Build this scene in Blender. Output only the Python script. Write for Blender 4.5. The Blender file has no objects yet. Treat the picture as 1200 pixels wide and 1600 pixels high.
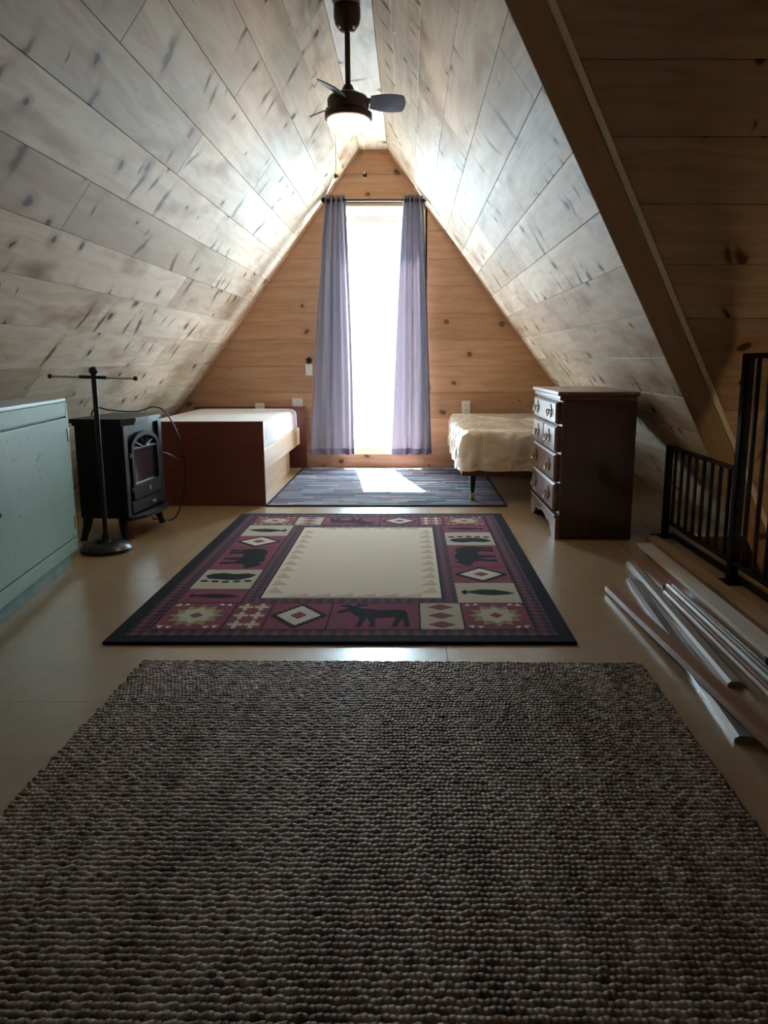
import bpy, bmesh, math, random
from mathutils import Vector, Matrix, Euler
from mathutils.geometry import tessellate_polygon
random.seed(7)
SC = bpy.context.scene
COL = SC.collection
PI = math.pi

# ------------------------------------------------------------------ camera
F_PX = 1220.0
PITCH = math.atan((800 - 562.0) / F_PX)
cam_d = bpy.data.cameras.new('camera')
cam = bpy.data.objects.new('camera', cam_d)
COL.objects.link(cam)
cam.location = (0, 0, 0.93)
cam.rotation_euler = (PI / 2 - PITCH, 0, 0)
cam_d.sensor_fit = 'VERTICAL'
cam_d.sensor_height = 36.0
cam_d.sensor_width = 27.0
cam_d.lens = F_PX / 1600.0 * 36.0
cam_d.shift_x = -40.0 / 1600.0
cam_d.clip_start = 0.02
SC.camera = cam

# ------------------------------------------------------------------ world, sun, exposure
world = bpy.data.worlds.new('daylight')
SC.world = world
world.use_nodes = True
wn = world.node_tree.nodes
wn['Background'].inputs[0].default_value = (0.64, 0.86, 1.0, 1)
wn['Background'].inputs[1].default_value = 17.0

sun_d = bpy.data.lights.new('sun', 'SUN')
sun = bpy.data.objects.new('sun', sun_d)
COL.objects.link(sun)
sun.location = (-1, 12, 9)
sun.rotation_euler = Vector((0.15, -1.0, -1.38)).to_track_quat('-Z', 'Y').to_euler()
sun_d.energy = 60.0
sun_d.angle = math.radians(1.2)
sun_d.color = (1.0, 0.97, 0.94)

# daylight portal in the balcony door opening (guides sky sampling, emits nothing)
por_d = bpy.data.lights.new('door_portal', 'AREA')
por = bpy.data.objects.new('door_portal', por_d)
COL.objects.link(por)
por_d.shape = 'RECTANGLE'
por_d.size = 0.80
por_d.size_y = 2.0
por.location = (-0.275, 7.02, 1.19)
por.rotation_euler = (-PI / 2, 0, 0)
por_d.cycles.is_portal = True

vs = SC.view_settings
vs.view_transform = 'Standard'
vs.look = 'None'
vs.gamma = 1.0
vs.use_curve_mapping = False
vs.exposure = 1.27
cy = SC.cycles
cy.max_bounces = 5
cy.diffuse_bounces = 4
cy.glossy_bounces = 3
cy.transmission_bounces = 4
cy.transparent_max_bounces = 8
cy.caustics_reflective = False
cy.caustics_refractive = False
cy.use_adaptive_sampling = True
cy.adaptive_threshold = 0.03
cy.use_light_tree = False

# ------------------------------------------------------------------ mesh helpers
def tag(o, label=None, cat=None, group=None, kind=None):
    if label: o['label'] = label
    if cat: o['category'] = cat
    if group: o['group'] = group
    if kind: o['kind'] = kind
    return o

def link(o, parent=None):
    COL.objects.link(o)
    if parent is not None:
        o.parent = parent
    return o

def empty(name, loc=(0, 0, 0), rz=0.0):
    o = bpy.data.objects.new(name, None)
    o.empty_display_size = 0.1
    o.location = loc
    o.rotation_euler = (0, 0, rz)
    return link(o)

def finish(name, bm, mat, parent=None, smooth=False, angle=35):
    me = bpy.data.meshes.new(name)
    bmesh.ops.recalc_face_normals(bm, faces=bm.faces[:])
    bm.to_mesh(me)
    bm.free()
    if mat is not None:
        me.materials.append(mat)
    if smooth:
        for p in me.polygons:
            p.use_smooth = True
        try:
            me.set_sharp_from_angle(angle=math.radians(angle))
        except Exception:
            pass
    return link(bpy.data.objects.new(name, me), parent)

def add_box(bm, lo, hi, bev=0.0, seg=1, mtx=None):
    lo = Vector(lo); hi = Vector(hi)
    c = (lo + hi) / 2
    s = hi - lo
    r = bmesh.ops.create_cube(bm, size=1.0)
    vs_ = r['verts']
    for v in vs_:
        v.co = Vector((v.co.x * s.x, v.co.y * s.y, v.co.z * s.z)) + c
    if bev > 0:
        es = list({e for v in vs_ for e in v.link_edges})
        rb = bmesh.ops.bevel(bm, geom=es, offset=min(bev, min(s) * 0.45), segments=seg, profile=0.6, affect='EDGES')
        vs_ = list({v for f in rb['faces'] for v in f.verts} | {v for v in vs_ if v.is_valid})
    if mtx is not None:
        bmesh.ops.transform(bm, matrix=mtx, verts=vs_)
    return vs_

def box(name, lo, hi, mat, parent=None, bev=0.003, seg=2, mtx=None):
    bm = bmesh.new()
    add_box(bm, lo, hi, bev, seg, mtx)
    return finish(name, bm, mat, parent)

def frame_from(d):
    d = Vector(d).normalized()
    up = Vector((0, 0, 1)) if abs(d.z) < 0.95 else Vector((1, 0, 0))
    a = d.cross(up).normalized()
    b = a.cross(d).normalized()
    return a, b

def add_tube(bm, pts, r, n=10, cap=True):
    pts = [Vector(p) for p in pts]
    rr = r if isinstance(r, (list, tuple)) else [r] * len(pts)
    rings = []
    a = None
    for i, p in enumerate(pts):
        d = pts[min(i + 1, len(pts) - 1)] - pts[max(i - 1, 0)]
        d.normalize()
        if a is None:
            a, b = frame_from(d)
        else:
            a = (a - d * a.dot(d)).normalized()
            b = a.cross(d).normalized()
        rings.append([bm.verts.new(p + (a * math.cos(2 * PI * k / n) + b * math.sin(2 * PI * k / n)) * rr[i]) for k in range(n)])
    for i in range(len(rings) - 1):
        for k in range(n):
            bm.faces.new((rings[i][k], rings[i][(k + 1) % n], rings[i + 1][(k + 1) % n], rings[i + 1][k]))
    if cap:
        bm.faces.new(rings[0][::-1])
        bm.faces.new(rings[-1])

def tube(name, pts, r, mat, parent=None, n=10):
    bm = bmesh.new()
    add_tube(bm, pts, r, n)
    return finish(name, bm, mat, parent, smooth=True, angle=60)

def add_lathe(bm, prof, c=(0, 0, 0), n=32):
    c = Vector(c)
    rings = []
    for (r, z) in prof:
        if r < 1e-5:
            rings.append([bm.verts.new(c + Vector((0, 0, z)))])
        else:
            rings.append([bm.verts.new(c + Vector((r * math.cos(2 * PI * k / n), r * math.sin(2 * PI * k / n), z))) for k in range(n)])
    for A, B in zip(rings, rings[1:]):
        if len(A) == 1 and len(B) == 1:
            continue
        for k in range(n):
            j = (k + 1) % n
            if len(A) == 1:
                bm.faces.new((A[0], B[j], B[k]))
            elif len(B) == 1:
                bm.faces.new((A[k], A[j], B[0]))
            else:
                bm.faces.new((A[k], A[j], B[j], B[k]))
    for R_ in (rings[0], rings[-1]):
        if len(R_) > 1:
            bm.faces.new(R_)

def lathe(name, prof, c, mat, parent=None, n=32, angle=40):
    bm = bmesh.new()
    add_lathe(bm, prof, c, n)
    return finish(name, bm, mat, parent, smooth=True, angle=angle)

def add_prism(bm, poly, f0, f1):
    """poly: list of 2d points; f0,f1 map a 2d point to the two end 3d points"""
    A = [bm.verts.new(f0(*p)) for p in poly]
    B = [bm.verts.new(f1(*p)) for p in poly]
    n = len(poly)
    for t in tessellate_polygon([[Vector((p[0], p[1], 0)) for p in poly]]):
        bm.faces.new([A[i] for i in t]); bm.faces.new([B[i] for i in t])
    for i in range(n):
        bm.faces.new((A[i], A[(i + 1) % n], B[(i + 1) % n], B[i]))

def prism(name, poly, f0, f1, mat, parent=None):
    bm = bmesh.new()
    add_prism(bm, poly, f0, f1)
    return finish(name, bm, mat, parent)

def ball(name, c, r, mat, parent=None, n=16):
    prof = [(r * math.sin(PI * i / 10), -r * math.cos(PI * i / 10)) for i in range(11)]
    prof[0] = (0, -r); prof[-1] = (0, r)
    return lathe(name, prof, c, mat, parent, n, 80)

# ------------------------------------------------------------------ materials
class N:
    def __init__(self, name):
        self.m = bpy.data.materials.new(name)
        self.m.use_nodes = True
        self.t = self.m.node_tree
        self.bsdf = self.t.nodes['Principled BSDF']
        self.out = self.t.nodes['Material Output']
    def n(self, typ, **kw):
        x = self.t.nodes.new(typ)
        for k, v in kw.items():
            setattr(x, k, v)
        return x
    def l(self, a, b):
        self.t.links.new(a, b)
    def val(self, sock, v):
        if isinstance(v, (int, float, tuple)):
            sock.default_value = v
        else:
            self.l(v, sock)
    def math(self, op, a, b=None, c=None, clamp=False):
        x = self.n('ShaderNodeMath', operation=op, use_clamp=clamp)
        for i, v in enumerate((a, b, c)):
            if v is not None:
                self.val(x.inputs[i], v)
        return x.outputs[0]
    def vmath(self, op, a, b=None):
        x = self.n('ShaderNodeVectorMath', operation=op)
        for i, v in enumerate((a, b)):
            if v is not None:
                self.val(x.inputs[i], v)
        return x.outputs[0]
    def mix(self, fac, a, b, mode='MIX'):
        x = self.n('ShaderNodeMix', data_type='RGBA', blend_type=mode)
        self.val(x.inputs[0], fac)
        self.val(x.inputs[6], a if not (isinstance(a, tuple) and len(a) == 3) else a + (1,))
        self.val(x.inputs[7], b if not (isinstance(b, tuple) and len(b) == 3) else b + (1,))
        return x.outputs[2]
    def ramp(self, fac, stops, interp='LINEAR'):
        x = self.n('ShaderNodeValToRGB')
        x.color_ramp.interpolation = interp
        el = x.color_ramp.elements
        while len(el) < len(stops):
            el.new(0.5)
        for e, (p, c) in zip(el, stops):
            e.position = p
            e.color = c + (1,) if len(c) == 3 else c
        self.l(fac, x.inputs[0])
        return x.outputs[0]
    def smooth(self, v, a, b):
        x = self.n('ShaderNodeMapRange', interpolation_type='SMOOTHSTEP', clamp=True)
        self.val(x.inputs[0], v); self.val(x.inputs[1], a); self.val(x.inputs[2], b)
        x.inputs[3].default_value = 0; x.inputs[4].default_value = 1
        return x.outputs[0]
    def noise(self, vec, scale, detail=3.0, rough=0.55):
        x = self.n('ShaderNodeTexNoise')
        x.inputs['Scale'].default_value = scale
        x.inputs['Detail'].default_value = detail
        x.inputs['Roughness'].default_value = rough
        if vec is not None: self.l(vec, x.inputs['Vector'])
        return x
    def obj(self):
        return self.n('ShaderNodeTexCoord').outputs['Object']
    def rnd(self):
        return self.n('ShaderNodeObjectInfo').outputs['Random']
    def scale(self, vec, s):
        return self.vmath('MULTIPLY', vec, s)
    def bump(self, h, strength=0.2, dist=0.01):
        x = self.n('ShaderNodeBump')
        x.inputs['Strength'].default_value = strength
        x.inputs['Distance'].default_value = dist
        self.l(h, x.inputs['Height'])
        self.l(x.outputs[0], self.bsdf.inputs['Normal'])
    def set(self, **kw):
        for k, v in kw.items():
            self.val(self.bsdf.inputs[k.replace('_', ' ')], v)

def plain(name, col, rough=0.5, metal=0.0, var=0.12, scale=14.0, bump=0.0, coat=0.0, spec=0.5):
    q = N(name)
    nz = q.noise(q.obj(), scale, 4)
    d = tuple(c * (1 - var) for c in col); u = tuple(min(1, c * (1 + var)) for c in col)
    q.set(Base_Color=q.mix(nz.outputs[0], d, u), Roughness=rough, Metallic=metal, Coat_Weight=coat, Specular_IOR_Level=spec)
    if bump: q.bump(nz.outputs[0], bump, 0.005)
    return q.m

def pine(name, base, dark, knot_amt=0.6, spike=0.6, rough=0.38, stain=0.35, coat=0.0, ring=0.0, tv=0.42, spec=0.3):
    """boards: local X along the grain, local Y across it"""
    q = N(name)
    r = q.rnd()
    off = q.n('ShaderNodeCombineXYZ')
    q.l(q.math('MULTIPLY', r, 61.7), off.inputs[0]); q.l(q.math('MULTIPLY', r, 23.3), off.inputs[1]); q.l(q.math('MULTIPLY', r, 11.1), off.inputs[2])
    p = q.vmath('ADD', q.obj(), off.outputs[0])
    warp = q.noise(q.scale(p, (2.0, 6.0, 6.0)), 1.0, 2)
    wv = q.vmath('SUBTRACT', warp.outputs['Color'], (0.5, 0.5, 0.5))
    g = q.noise(q.vmath('ADD', q.scale(p, (1.6, 26.0, 26.0)), q.scale(wv, (0.5, 3.0, 3.0))), 1.0, 3, 0.6)
    col = q.mix(q.smooth(g.outputs[0], 0.35, 0.7), base, dark)
    # tone of the whole board
    tone = q.math('MULTIPLY_ADD', r, tv, 0.93 - tv / 2)
    tn = q.n('ShaderNodeCombineXYZ')
    q.l(tone, tn.inputs[0]); q.l(q.math('POWER', tone, 1.15), tn.inputs[1]); q.l(q.math('POWER', tone, 1.35), tn.inputs[2])
    col = q.mix(1.0, col, tn.outputs[0], 'MULTIPLY')
    # brown / grey mottled sap stain
    st = q.noise(q.scale(p, (1.5, 4.2, 4.0)), 1.0, 3, 0.6)
    col = q.mix(q.math('MULTIPLY', q.smooth(st.outputs[0], 0.5, 0.78), stain), col, (0.33, 0.205, 0.115))
    st2 = q.noise(q.scale(p, (2.7, 3.0, 4.0)), 1.0, 3, 0.6)
    col = q.mix(q.math('MULTIPLY', q.smooth(st2.outputs[0], 0.56, 0.8), stain * 0.8), col, (0.40, 0.42, 0.36))
    # knots
    w2 = q.noise(q.scale(p, (9.0, 9.0, 1.0)), 1.0, 2)
    wv2 = q.vmath('SUBTRACT', w2.outputs['Color'], (0.5, 0.5, 0.5))
    kp = q.vmath('ADD', p, q.vmath('ADD', q.scale(wv, (0.06, 0.05, 0.0)), q.scale(wv2, (0.075, 0.05, 0.0))))
    sk = q.n('ShaderNodeSeparateXYZ'); q.l(kp, sk.inputs[0])
    so = q.n('ShaderNodeSeparateXYZ'); q.l(q.obj(), so.inputs[0])
    lowf = q.noise(q.scale(p, (0.8, 1.5, 1.0)), 1.0, 1)
    skw = q.n('ShaderNodeCombineXYZ')
    q.l(q.math('ADD', sk.outputs[0], q.math('MULTIPLY', so.outputs[1], q.math('MULTIPLY_ADD', lowf.outputs[0], 2.4, -1.2))), skw.inputs[0])
    q.l(sk.outputs[1], skw.inputs[1])
    skew = skw.outputs[0]
    def vor(scale, kp=kp):
        v = q.n('ShaderNodeTexVoronoi', voronoi_dimensions='2D')
        v.inputs['Scale'].default_value = 1.0
        q.l(q.scale(kp, scale), v.inputs['Vector'])
        sep = q.n('ShaderNodeSeparateColor'); q.l(v.outputs['Color'], sep.inputs[0])
        return v.outputs['Distance'], sep.outputs
    d1, c1 = vor((4.2, 4.6, 1.0))
    rad = q.math('MULTIPLY', q.smooth(c1[0], 1.0 - knot_amt, 1.05), 0.15)
    k1 = q.math('SUBTRACT', 1.0, q.smooth(q.math('DIVIDE', d1, q.math('ADD', rad, 0.0001)), 0.45, 1.0))
    halo = q.math('SUBTRACT', 1.0, q.smooth(q.math('DIVIDE', d1, q.math('ADD', rad, 0.0001)), 0.8, 2.6))
    col = q.mix(q.math('MULTIPLY', halo, 0.42), col, (0.33, 0.17, 0.075))
    col = q.mix(q.math('MULTIPLY', k1, 0.96), col, (0.045, 0.02, 0.012))
    if ring:
        k0 = q.math('SUBTRACT', 1.0, q.smooth(q.math('DIVIDE', d1, q.math('ADD', rad, 0.0001)), 0.25, 0.42))
        col = q.mix(q.math('MULTIPLY', k0, ring), col, (0.26, 0.12, 0.06))
    # spike knots: streaks that lie across the board
    if spike:
        d2, c2 = vor((8.5, 2.6, 1.0), skew)
        rad2 = q.math('MULTIPLY', q.smooth(c2[1], 1.0 - spike, 1.1), 0.30)
        k2 = q.math('SUBTRACT', 1.0, q.smooth(q.math('DIVIDE', d2, q.math('ADD', rad2, 0.0001)), 0.3, 1.0))
        h2 = q.math('SUBTRACT', 1.0, q.smooth(q.math('DIVIDE', d2, q.math('ADD', rad2, 0.0001)), 0.7, 1.9))
        col = q.mix(q.math('MULTIPLY', h2, 0.35), col, (0.36, 0.20, 0.09))
        col = q.mix(q.math('MULTIPLY', k2, 0.92), col, (0.075, 0.036, 0.02))
    q.set(Base_Color=col, Roughness=q.math('MULTIPLY_ADD', g.outputs[0], 0.14, rough - 0.05), Coat_Weight=coat, Coat_Roughness=0.3, Specular_IOR_Level=spec)
    return q.m

def stained(name, base, dark, rough=0.3, axis=(26.0, 26.0, 1.6), coat=0.2):
    q = N(name)
    r = q.rnd()
    off = q.n('ShaderNodeCombineXYZ')
    for i, k in enumerate((41.7, 13.3, 27.1)): q.l(q.math('MULTIPLY', r, k), off.inputs[i])
    p = q.vmath('ADD', q.obj(), off.outputs[0])
    g = q.noise(q.scale(p, axis), 1.0, 5, 0.6)
    b = q.noise(p, 3.0, 3)
    col = q.mix(q.smooth(g.outputs[0], 0.3, 0.7), base, dark)
    col = q.mix(q.math('MULTIPLY', b.outputs[0], 0.35), col, dark)
    q.set(Base_Color=col, Roughness=rough, Coat_Weight=coat, Coat_Roughness=0.25)
    q.bump(g.outputs[0], 0.1, 0.004)
    return q.m

M = {}
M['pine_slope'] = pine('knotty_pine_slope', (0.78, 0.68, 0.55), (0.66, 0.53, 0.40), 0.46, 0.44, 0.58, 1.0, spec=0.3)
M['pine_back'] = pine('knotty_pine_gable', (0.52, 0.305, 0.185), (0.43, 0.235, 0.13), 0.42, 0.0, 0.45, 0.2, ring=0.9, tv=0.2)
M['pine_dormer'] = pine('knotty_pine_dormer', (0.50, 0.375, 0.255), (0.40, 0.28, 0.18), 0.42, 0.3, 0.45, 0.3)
M['pine_beam'] = pine('pine_beam', (0.47, 0.335, 0.215), (0.40, 0.275, 0.165), 0.35, 0.0, 0.45, 0.2)
M['pine_pale'] = plain('pale_pine_strip', (0.84, 0.82, 0.68), 0.5, var=0.08, scale=20)
M['pine_sill'] = pine('pine_sill', (0.75, 0.58, 0.38), (0.66, 0.48, 0.29), 0.3, 0.0, 0.4, 0.1)
M['backing'] = plain('dark_backing', (0.05, 0.035, 0.025), 0.9)
M['white_frame'] = plain('white_vinyl', (0.8, 0.8, 0.8), 0.4, var=0.03)
M['deck'] = plain('deck_wood', (0.62, 0.58, 0.52), 0.7, scale=6)
M['outer_white'] = plain('white_paint', (0.82, 0.82, 0.82), 0.6, var=0.03)
M['black_iron'] = plain('black_iron', (0.008, 0.008, 0.009), 0.6, 0.0, var=0.3, scale=60, bump=0.1, spec=0.15)
M['black_metal'] = plain('black_enamel', (0.012, 0.013, 0.015), 0.32, 0.0, var=0.2, scale=40)
M['black_paint'] = plain('stove_black', (0.012, 0.014, 0.018), 0.42, 0.0, var=0.25, scale=70, bump=0.12, spec=0.3)
M['bronze'] = plain('oil_bronze', (0.045, 0.028, 0.022), 0.35, 0.6, var=0.25)
M['brass'] = plain('aged_brass', (0.38, 0.27, 0.13), 0.28, 0.9, var=0.25, scale=60)
M['steel'] = plain('bright_steel', (0.65, 0.65, 0.68), 0.22, 0.95)
M['white_plastic'] = plain('white_plastic', (0.78, 0.76, 0.72), 0.35, var=0.03)
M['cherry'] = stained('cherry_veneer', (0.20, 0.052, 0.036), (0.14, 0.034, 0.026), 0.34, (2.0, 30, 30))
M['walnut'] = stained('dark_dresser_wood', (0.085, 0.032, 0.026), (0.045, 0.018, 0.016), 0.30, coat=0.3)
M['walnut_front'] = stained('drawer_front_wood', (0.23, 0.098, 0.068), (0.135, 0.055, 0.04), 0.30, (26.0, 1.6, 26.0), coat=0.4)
M['bed_ply'] = stained('pale_bed_board', (0.56, 0.38, 0.24), (0.46, 0.29, 0.17), 0.45, (26, 1.6, 26), coat=0.0)
M['mattress'] = plain('white_ticking', (0.80, 0.76, 0.75), 0.8, var=0.05, scale=30, bump=0.2)
M['rust'] = plain('rusty_angle_iron', (0.20, 0.085, 0.05), 0.6, 0.3, var=0.3, scale=30)
M['rubber'] = plain('amber_caster', (0.45, 0.30, 0.12), 0.5)
M['mattress_cream'] = plain('cream_quilted', (0.66, 0.52, 0.36), 0.6, var=0.12, scale=8)
M['hem'] = plain('curtain_hem', (0.20, 0.17, 0.24), 0.8)
M['lumber_grey'] = stained('weathered_strip', (0.42, 0.36, 0.33), (0.30, 0.25, 0.23), 0.42, (1.6, 40, 40), coat=0.1)
M['lumber_red'] = stained('reddish_strip', (0.36, 0.20, 0.14), (0.26, 0.13, 0.09), 0.4, (1.6, 40, 40), coat=0.1)
M['lumber_tan'] = stained('tan_board', (0.52, 0.36, 0.20), (0.42, 0.27, 0.14), 0.45, (1.6, 30, 30), coat=0.0)
M['lumber_pale'] = stained('pale_board', (0.74, 0.69, 0.62), (0.62, 0.56, 0.49), 0.42, (1.6, 30, 30), coat=0.1)
M['lumber_gloss'] = stained('varnished_moulding', (0.36, 0.33, 0.34), (0.25, 0.22, 0.23), 0.16, (1.6, 40, 40), coat=0.8)

def make_plastic():
    q = N('clear_plastic_wrap')
    nz = q.noise(q.obj(), 6.0, 4, 0.65)
    w0 = q.noise(q.obj(), 3.0, 2)
    rg = q.n('ShaderNodeTexVoronoi', feature='DISTANCE_TO_EDGE'); rg.inputs['Scale'].default_value = 8.0
    q.l(q.vmath('ADD', q.obj(), q.scale(w0.outputs['Color'], (0.5, 0.5, 0.5))), rg.inputs['Vector'])
    col = q.mix(q.smooth(nz.outputs[0], 0.35, 0.65), (0.80, 0.63, 0.45), (0.86, 0.77, 0.64))
    q.set(Base_Color=col, Roughness=0.22, Coat_Weight=0.7, Coat_Roughness=0.12)
    q.bump(q.math('ADD', q.math('MULTIPLY', nz.outputs[0], 0.8), q.smooth(rg.outputs['Distance'], 0.0, 0.22)), 0.35, 0.016)
    return q.m
M['plastic'] = make_plastic()

def make_floor():
    q = N('osb_subfloor')
    geo = q.n('ShaderNodeNewGeometry').outputs['Position']
    v = q.n('ShaderNodeTexVoronoi'); v.inputs['Scale'].default_value = 26.0
    q.l(q.scale(geo, (1.0, 0.55, 1.0)), v.inputs['Vector'])
    sep = q.n('ShaderNodeSeparateColor'); q.l(v.outputs['Color'], sep.inputs[0])
    n1 = q.noise(geo, 3.5, 4); n2 = q.noise(geo, 70.0, 3)
    col = q.mix(q.math('MULTIPLY', sep.outputs[0], 0.45), (0.41, 0.27, 0.145), (0.32, 0.20, 0.10))
    col = q.mix(q.smooth(n1.outputs[0], 0.4, 0.75), col, (0.42, 0.30, 0.185))
    col = q.mix(q.math('MULTIPLY', n2.outputs[0], 0.3), col, (0.26, 0.18, 0.11))
    sp = q.noise(geo, 48.0, 2)
    col = q.mix(q.math('MULTIPLY', q.smooth(sp.outputs[0], 0.70, 0.76), 0.5), col, (0.72, 0.66, 0.58))
    q.set(Base_Color=col, Roughness=q.math('MULTIPLY_ADD', n1.outputs[0], 0.14, 0.30), Coat_Weight=0.5, Coat_Roughness=0.22)
    q.bump(q.math('ADD', sep.outputs[1], q.math('MULTIPLY', n2.outputs[0], 0.8)), 0.10, 0.004)
    return q.m
M['floor'] = make_floor()

def make_curtain():
    q = N('lavender_grey_curtain')
    w = q.noise(q.scale(q.obj(), (400, 400, 60)), 1.0, 2)
    col = q.mix(w.outputs[0], (0.29, 0.27, 0.31), (0.36, 0.335, 0.38))
    q.set(Base_Color=col, Roughness=0.85, Specular_IOR_Level=0.2)
    tr = q.n('ShaderNodeBsdfTranslucent'); q.l(q.mix(0.5, col, (0.56, 0.53, 0.60)), tr.inputs[0])
    mx = q.n('ShaderNodeMixShader'); mx.inputs[0].default_value = 0.24
    q.l(q.bsdf.outputs[0], mx.inputs[1]); q.l(tr.outputs[0], mx.inputs[2])
    q.l(mx.outputs[0], q.out.inputs[0])
    return q.m
M['curtain'] = make_curtain()

def make_glass():
    q = N('window_glass')
    t = q.n('ShaderNodeBsdfTransparent'); t.inputs[0].default_value = (0.97, 0.98, 0.98, 1)
    g = q.n('ShaderNodeBsdfGlossy'); g.inputs['Roughness'].default_value = 0.03
    mx = q.n('ShaderNodeMixShader'); mx.inputs[0].default_value = 0.05
    q.l(t.outputs[0], mx.inputs[1]); q.l(g.outputs[0], mx.inputs[2])
    q.l(mx.outputs[0], q.out.inputs[0])
    return q.m
M['glass'] = make_glass()

def make_emit(name, col, s):
    q = N(name)
    q.set(Base_Color=(0.9, 0.88, 0.82, 1), Emission_Color=col + (1,), Emission_Strength=s, Roughness=0.4)
    return q.m
M['lamp_glow'] = make_emit('lit_frosted_bowl', (1.0, 0.86, 0.66), 16.0)

def make_mint():
    q = N('chipped_mint_paint')
    p = q.obj()
    n1 = q.noise(p, 5.0, 4); n2 = q.noise(p, 34.0, 4, 0.7)
    col = q.mix(n1.outputs[0], (0.13, 0.245, 0.185), (0.185, 0.315, 0.24))
    chips = q.smooth(q.math('ADD', n2.outputs[0], q.math('MULTIPLY', n1.outputs[0], 0.35)), 0.80, 0.88)
    col = q.mix(q.math('MULTIPLY', chips, 0.8), col, (0.10, 0.10, 0.075))
    q.set(Base_Color=col, Roughness=0.5)
    q.bump(n2.outputs[0], 0.15, 0.004)
    return q.m
M['mint'] = make_mint()
M['mint_worn'] = plain('worn_mint_plinth', (0.20, 0.32, 0.28), 0.6, var=0.5, scale=9)
M['mint_top'] = plain('pale_blue_top', (0.52, 0.62, 0.66), 0.4, var=0.12)

def make_jute():
    q = N('chunky_jute_yarn')
    r = q.rnd()
    geo = q.n('ShaderNodeNewGeometry').outputs['Position']
    off = q.n('ShaderNodeCombineXYZ'); q.l(q.math('MULTIPLY', r, 83.0), off.inputs[1])
    p = q.vmath('ADD', q.obj(), off.outputs[0])
    st = q.noise(q.scale(p, (38.0, 12.0, 12.0)), 1.0, 2, 0.7)
    patch = q.noise(q.scale(geo, (9.0, 1.3, 1.0)), 1.0, 3, 0.7)
    fib = q.noise(q.scale(p, (120.0, 700.0, 700.0)), 1.0, 2, 0.6)
    a = q.math('ADD', q.math('MULTIPLY', st.outputs[0], 0.75), q.math('MULTIPLY', patch.outputs[0], 0.45))
    col = q.ramp(a, [(0.40, (0.085, 0.048, 0.032)), (0.52, (0.225, 0.145, 0.105)), (0.61, (0.39, 0.30, 0.255)), (0.71, (0.62, 0.54, 0.505))])
    gold = q.noise(q.scale(p, (19.0, 5.0, 5.0)), 1.0, 2)
    col = q.mix(q.math('MULTIPLY', q.smooth(gold.outputs[0], 0.54, 0.70), 0.65), col, (0.36, 0.205, 0.09))
    col = q.mix(q.math('MULTIPLY', fib.outputs[0], 0.3), col, (0.18, 0.13, 0.10))
    q.set(Base_Color=col, Roughness=0.55, Specular_IOR_Level=0.42)
    q.bump(fib.outputs[0], 0.35, 0.004)
    return q.m
M['jute'] = make_jute()
M['jute_back'] = plain('jute_backing', (0.07, 0.045, 0.03), 0.9)

def rugmat(name, col, var=0.18):
    q = N(name)
    p = q.obj()
    n = q.noise(q.scale(p, (30, 160, 30)), 1.0, 3)
    n2 = q.noise(p, 6.0, 3)
    c = q.mix(n.outputs[0], tuple(x * (1 - var) for x in col), tuple(min(1, x * (1 + var)) for x in col))
    c = q.mix(q.math('MULTIPLY', n2.outputs[0], 0.25), c, tuple(x * 0.75 for x in col))
    q.set(Base_Color=c, Roughness=0.9, Specular_IOR_Level=0.1)
    q.bump(n.outputs[0], 0.25, 0.003)
    return q.m
M['r_black'] = rugmat('rug_black', (0.012, 0.009, 0.013))
M['r_red'] = rugmat('rug_burgundy', (0.24, 0.060, 0.10))
M['r_beige'] = rugmat('rug_sage_beige', (0.52, 0.48, 0.39))
M['r_cream'] = rugmat('rug_cream', (0.80, 0.74, 0.64), 0.1)
M['r_olive'] = rugmat('rug_olive', (0.34, 0.28, 0.15))
M['r_tan'] = rugmat('rug_tan', (0.60, 0.53, 0.42))
M['r_white'] = rugmat('rug_white', (0.70, 0.64, 0.60))

def make_plaid():
    q = N('rug_plaid')
    p = q.obj()
    sep = q.n('ShaderNodeSeparateXYZ'); q.l(p, sep.inputs[0])
    def st(s):
        return q.math('GREATER_THAN', q.math('FRACT', q.math('MULTIPLY', s, 1 / 0.044)), 0.5)
    f = q.math('ADD', st(sep.outputs[0]), st(sep.outputs[1]))
    col = q.ramp(q.math('MULTIPLY', f, 0.5), [(0.0, (0.018, 0.010, 0.018)), (0.5, (0.085, 0.028, 0.05)), (1.0, (0.17, 0.045, 0.07))])
    q.set(Base_Color=col, Roughness=0.9, Specular_IOR_Level=0.2)
    return q.m
M['plaid'] = make_plaid()

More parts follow.
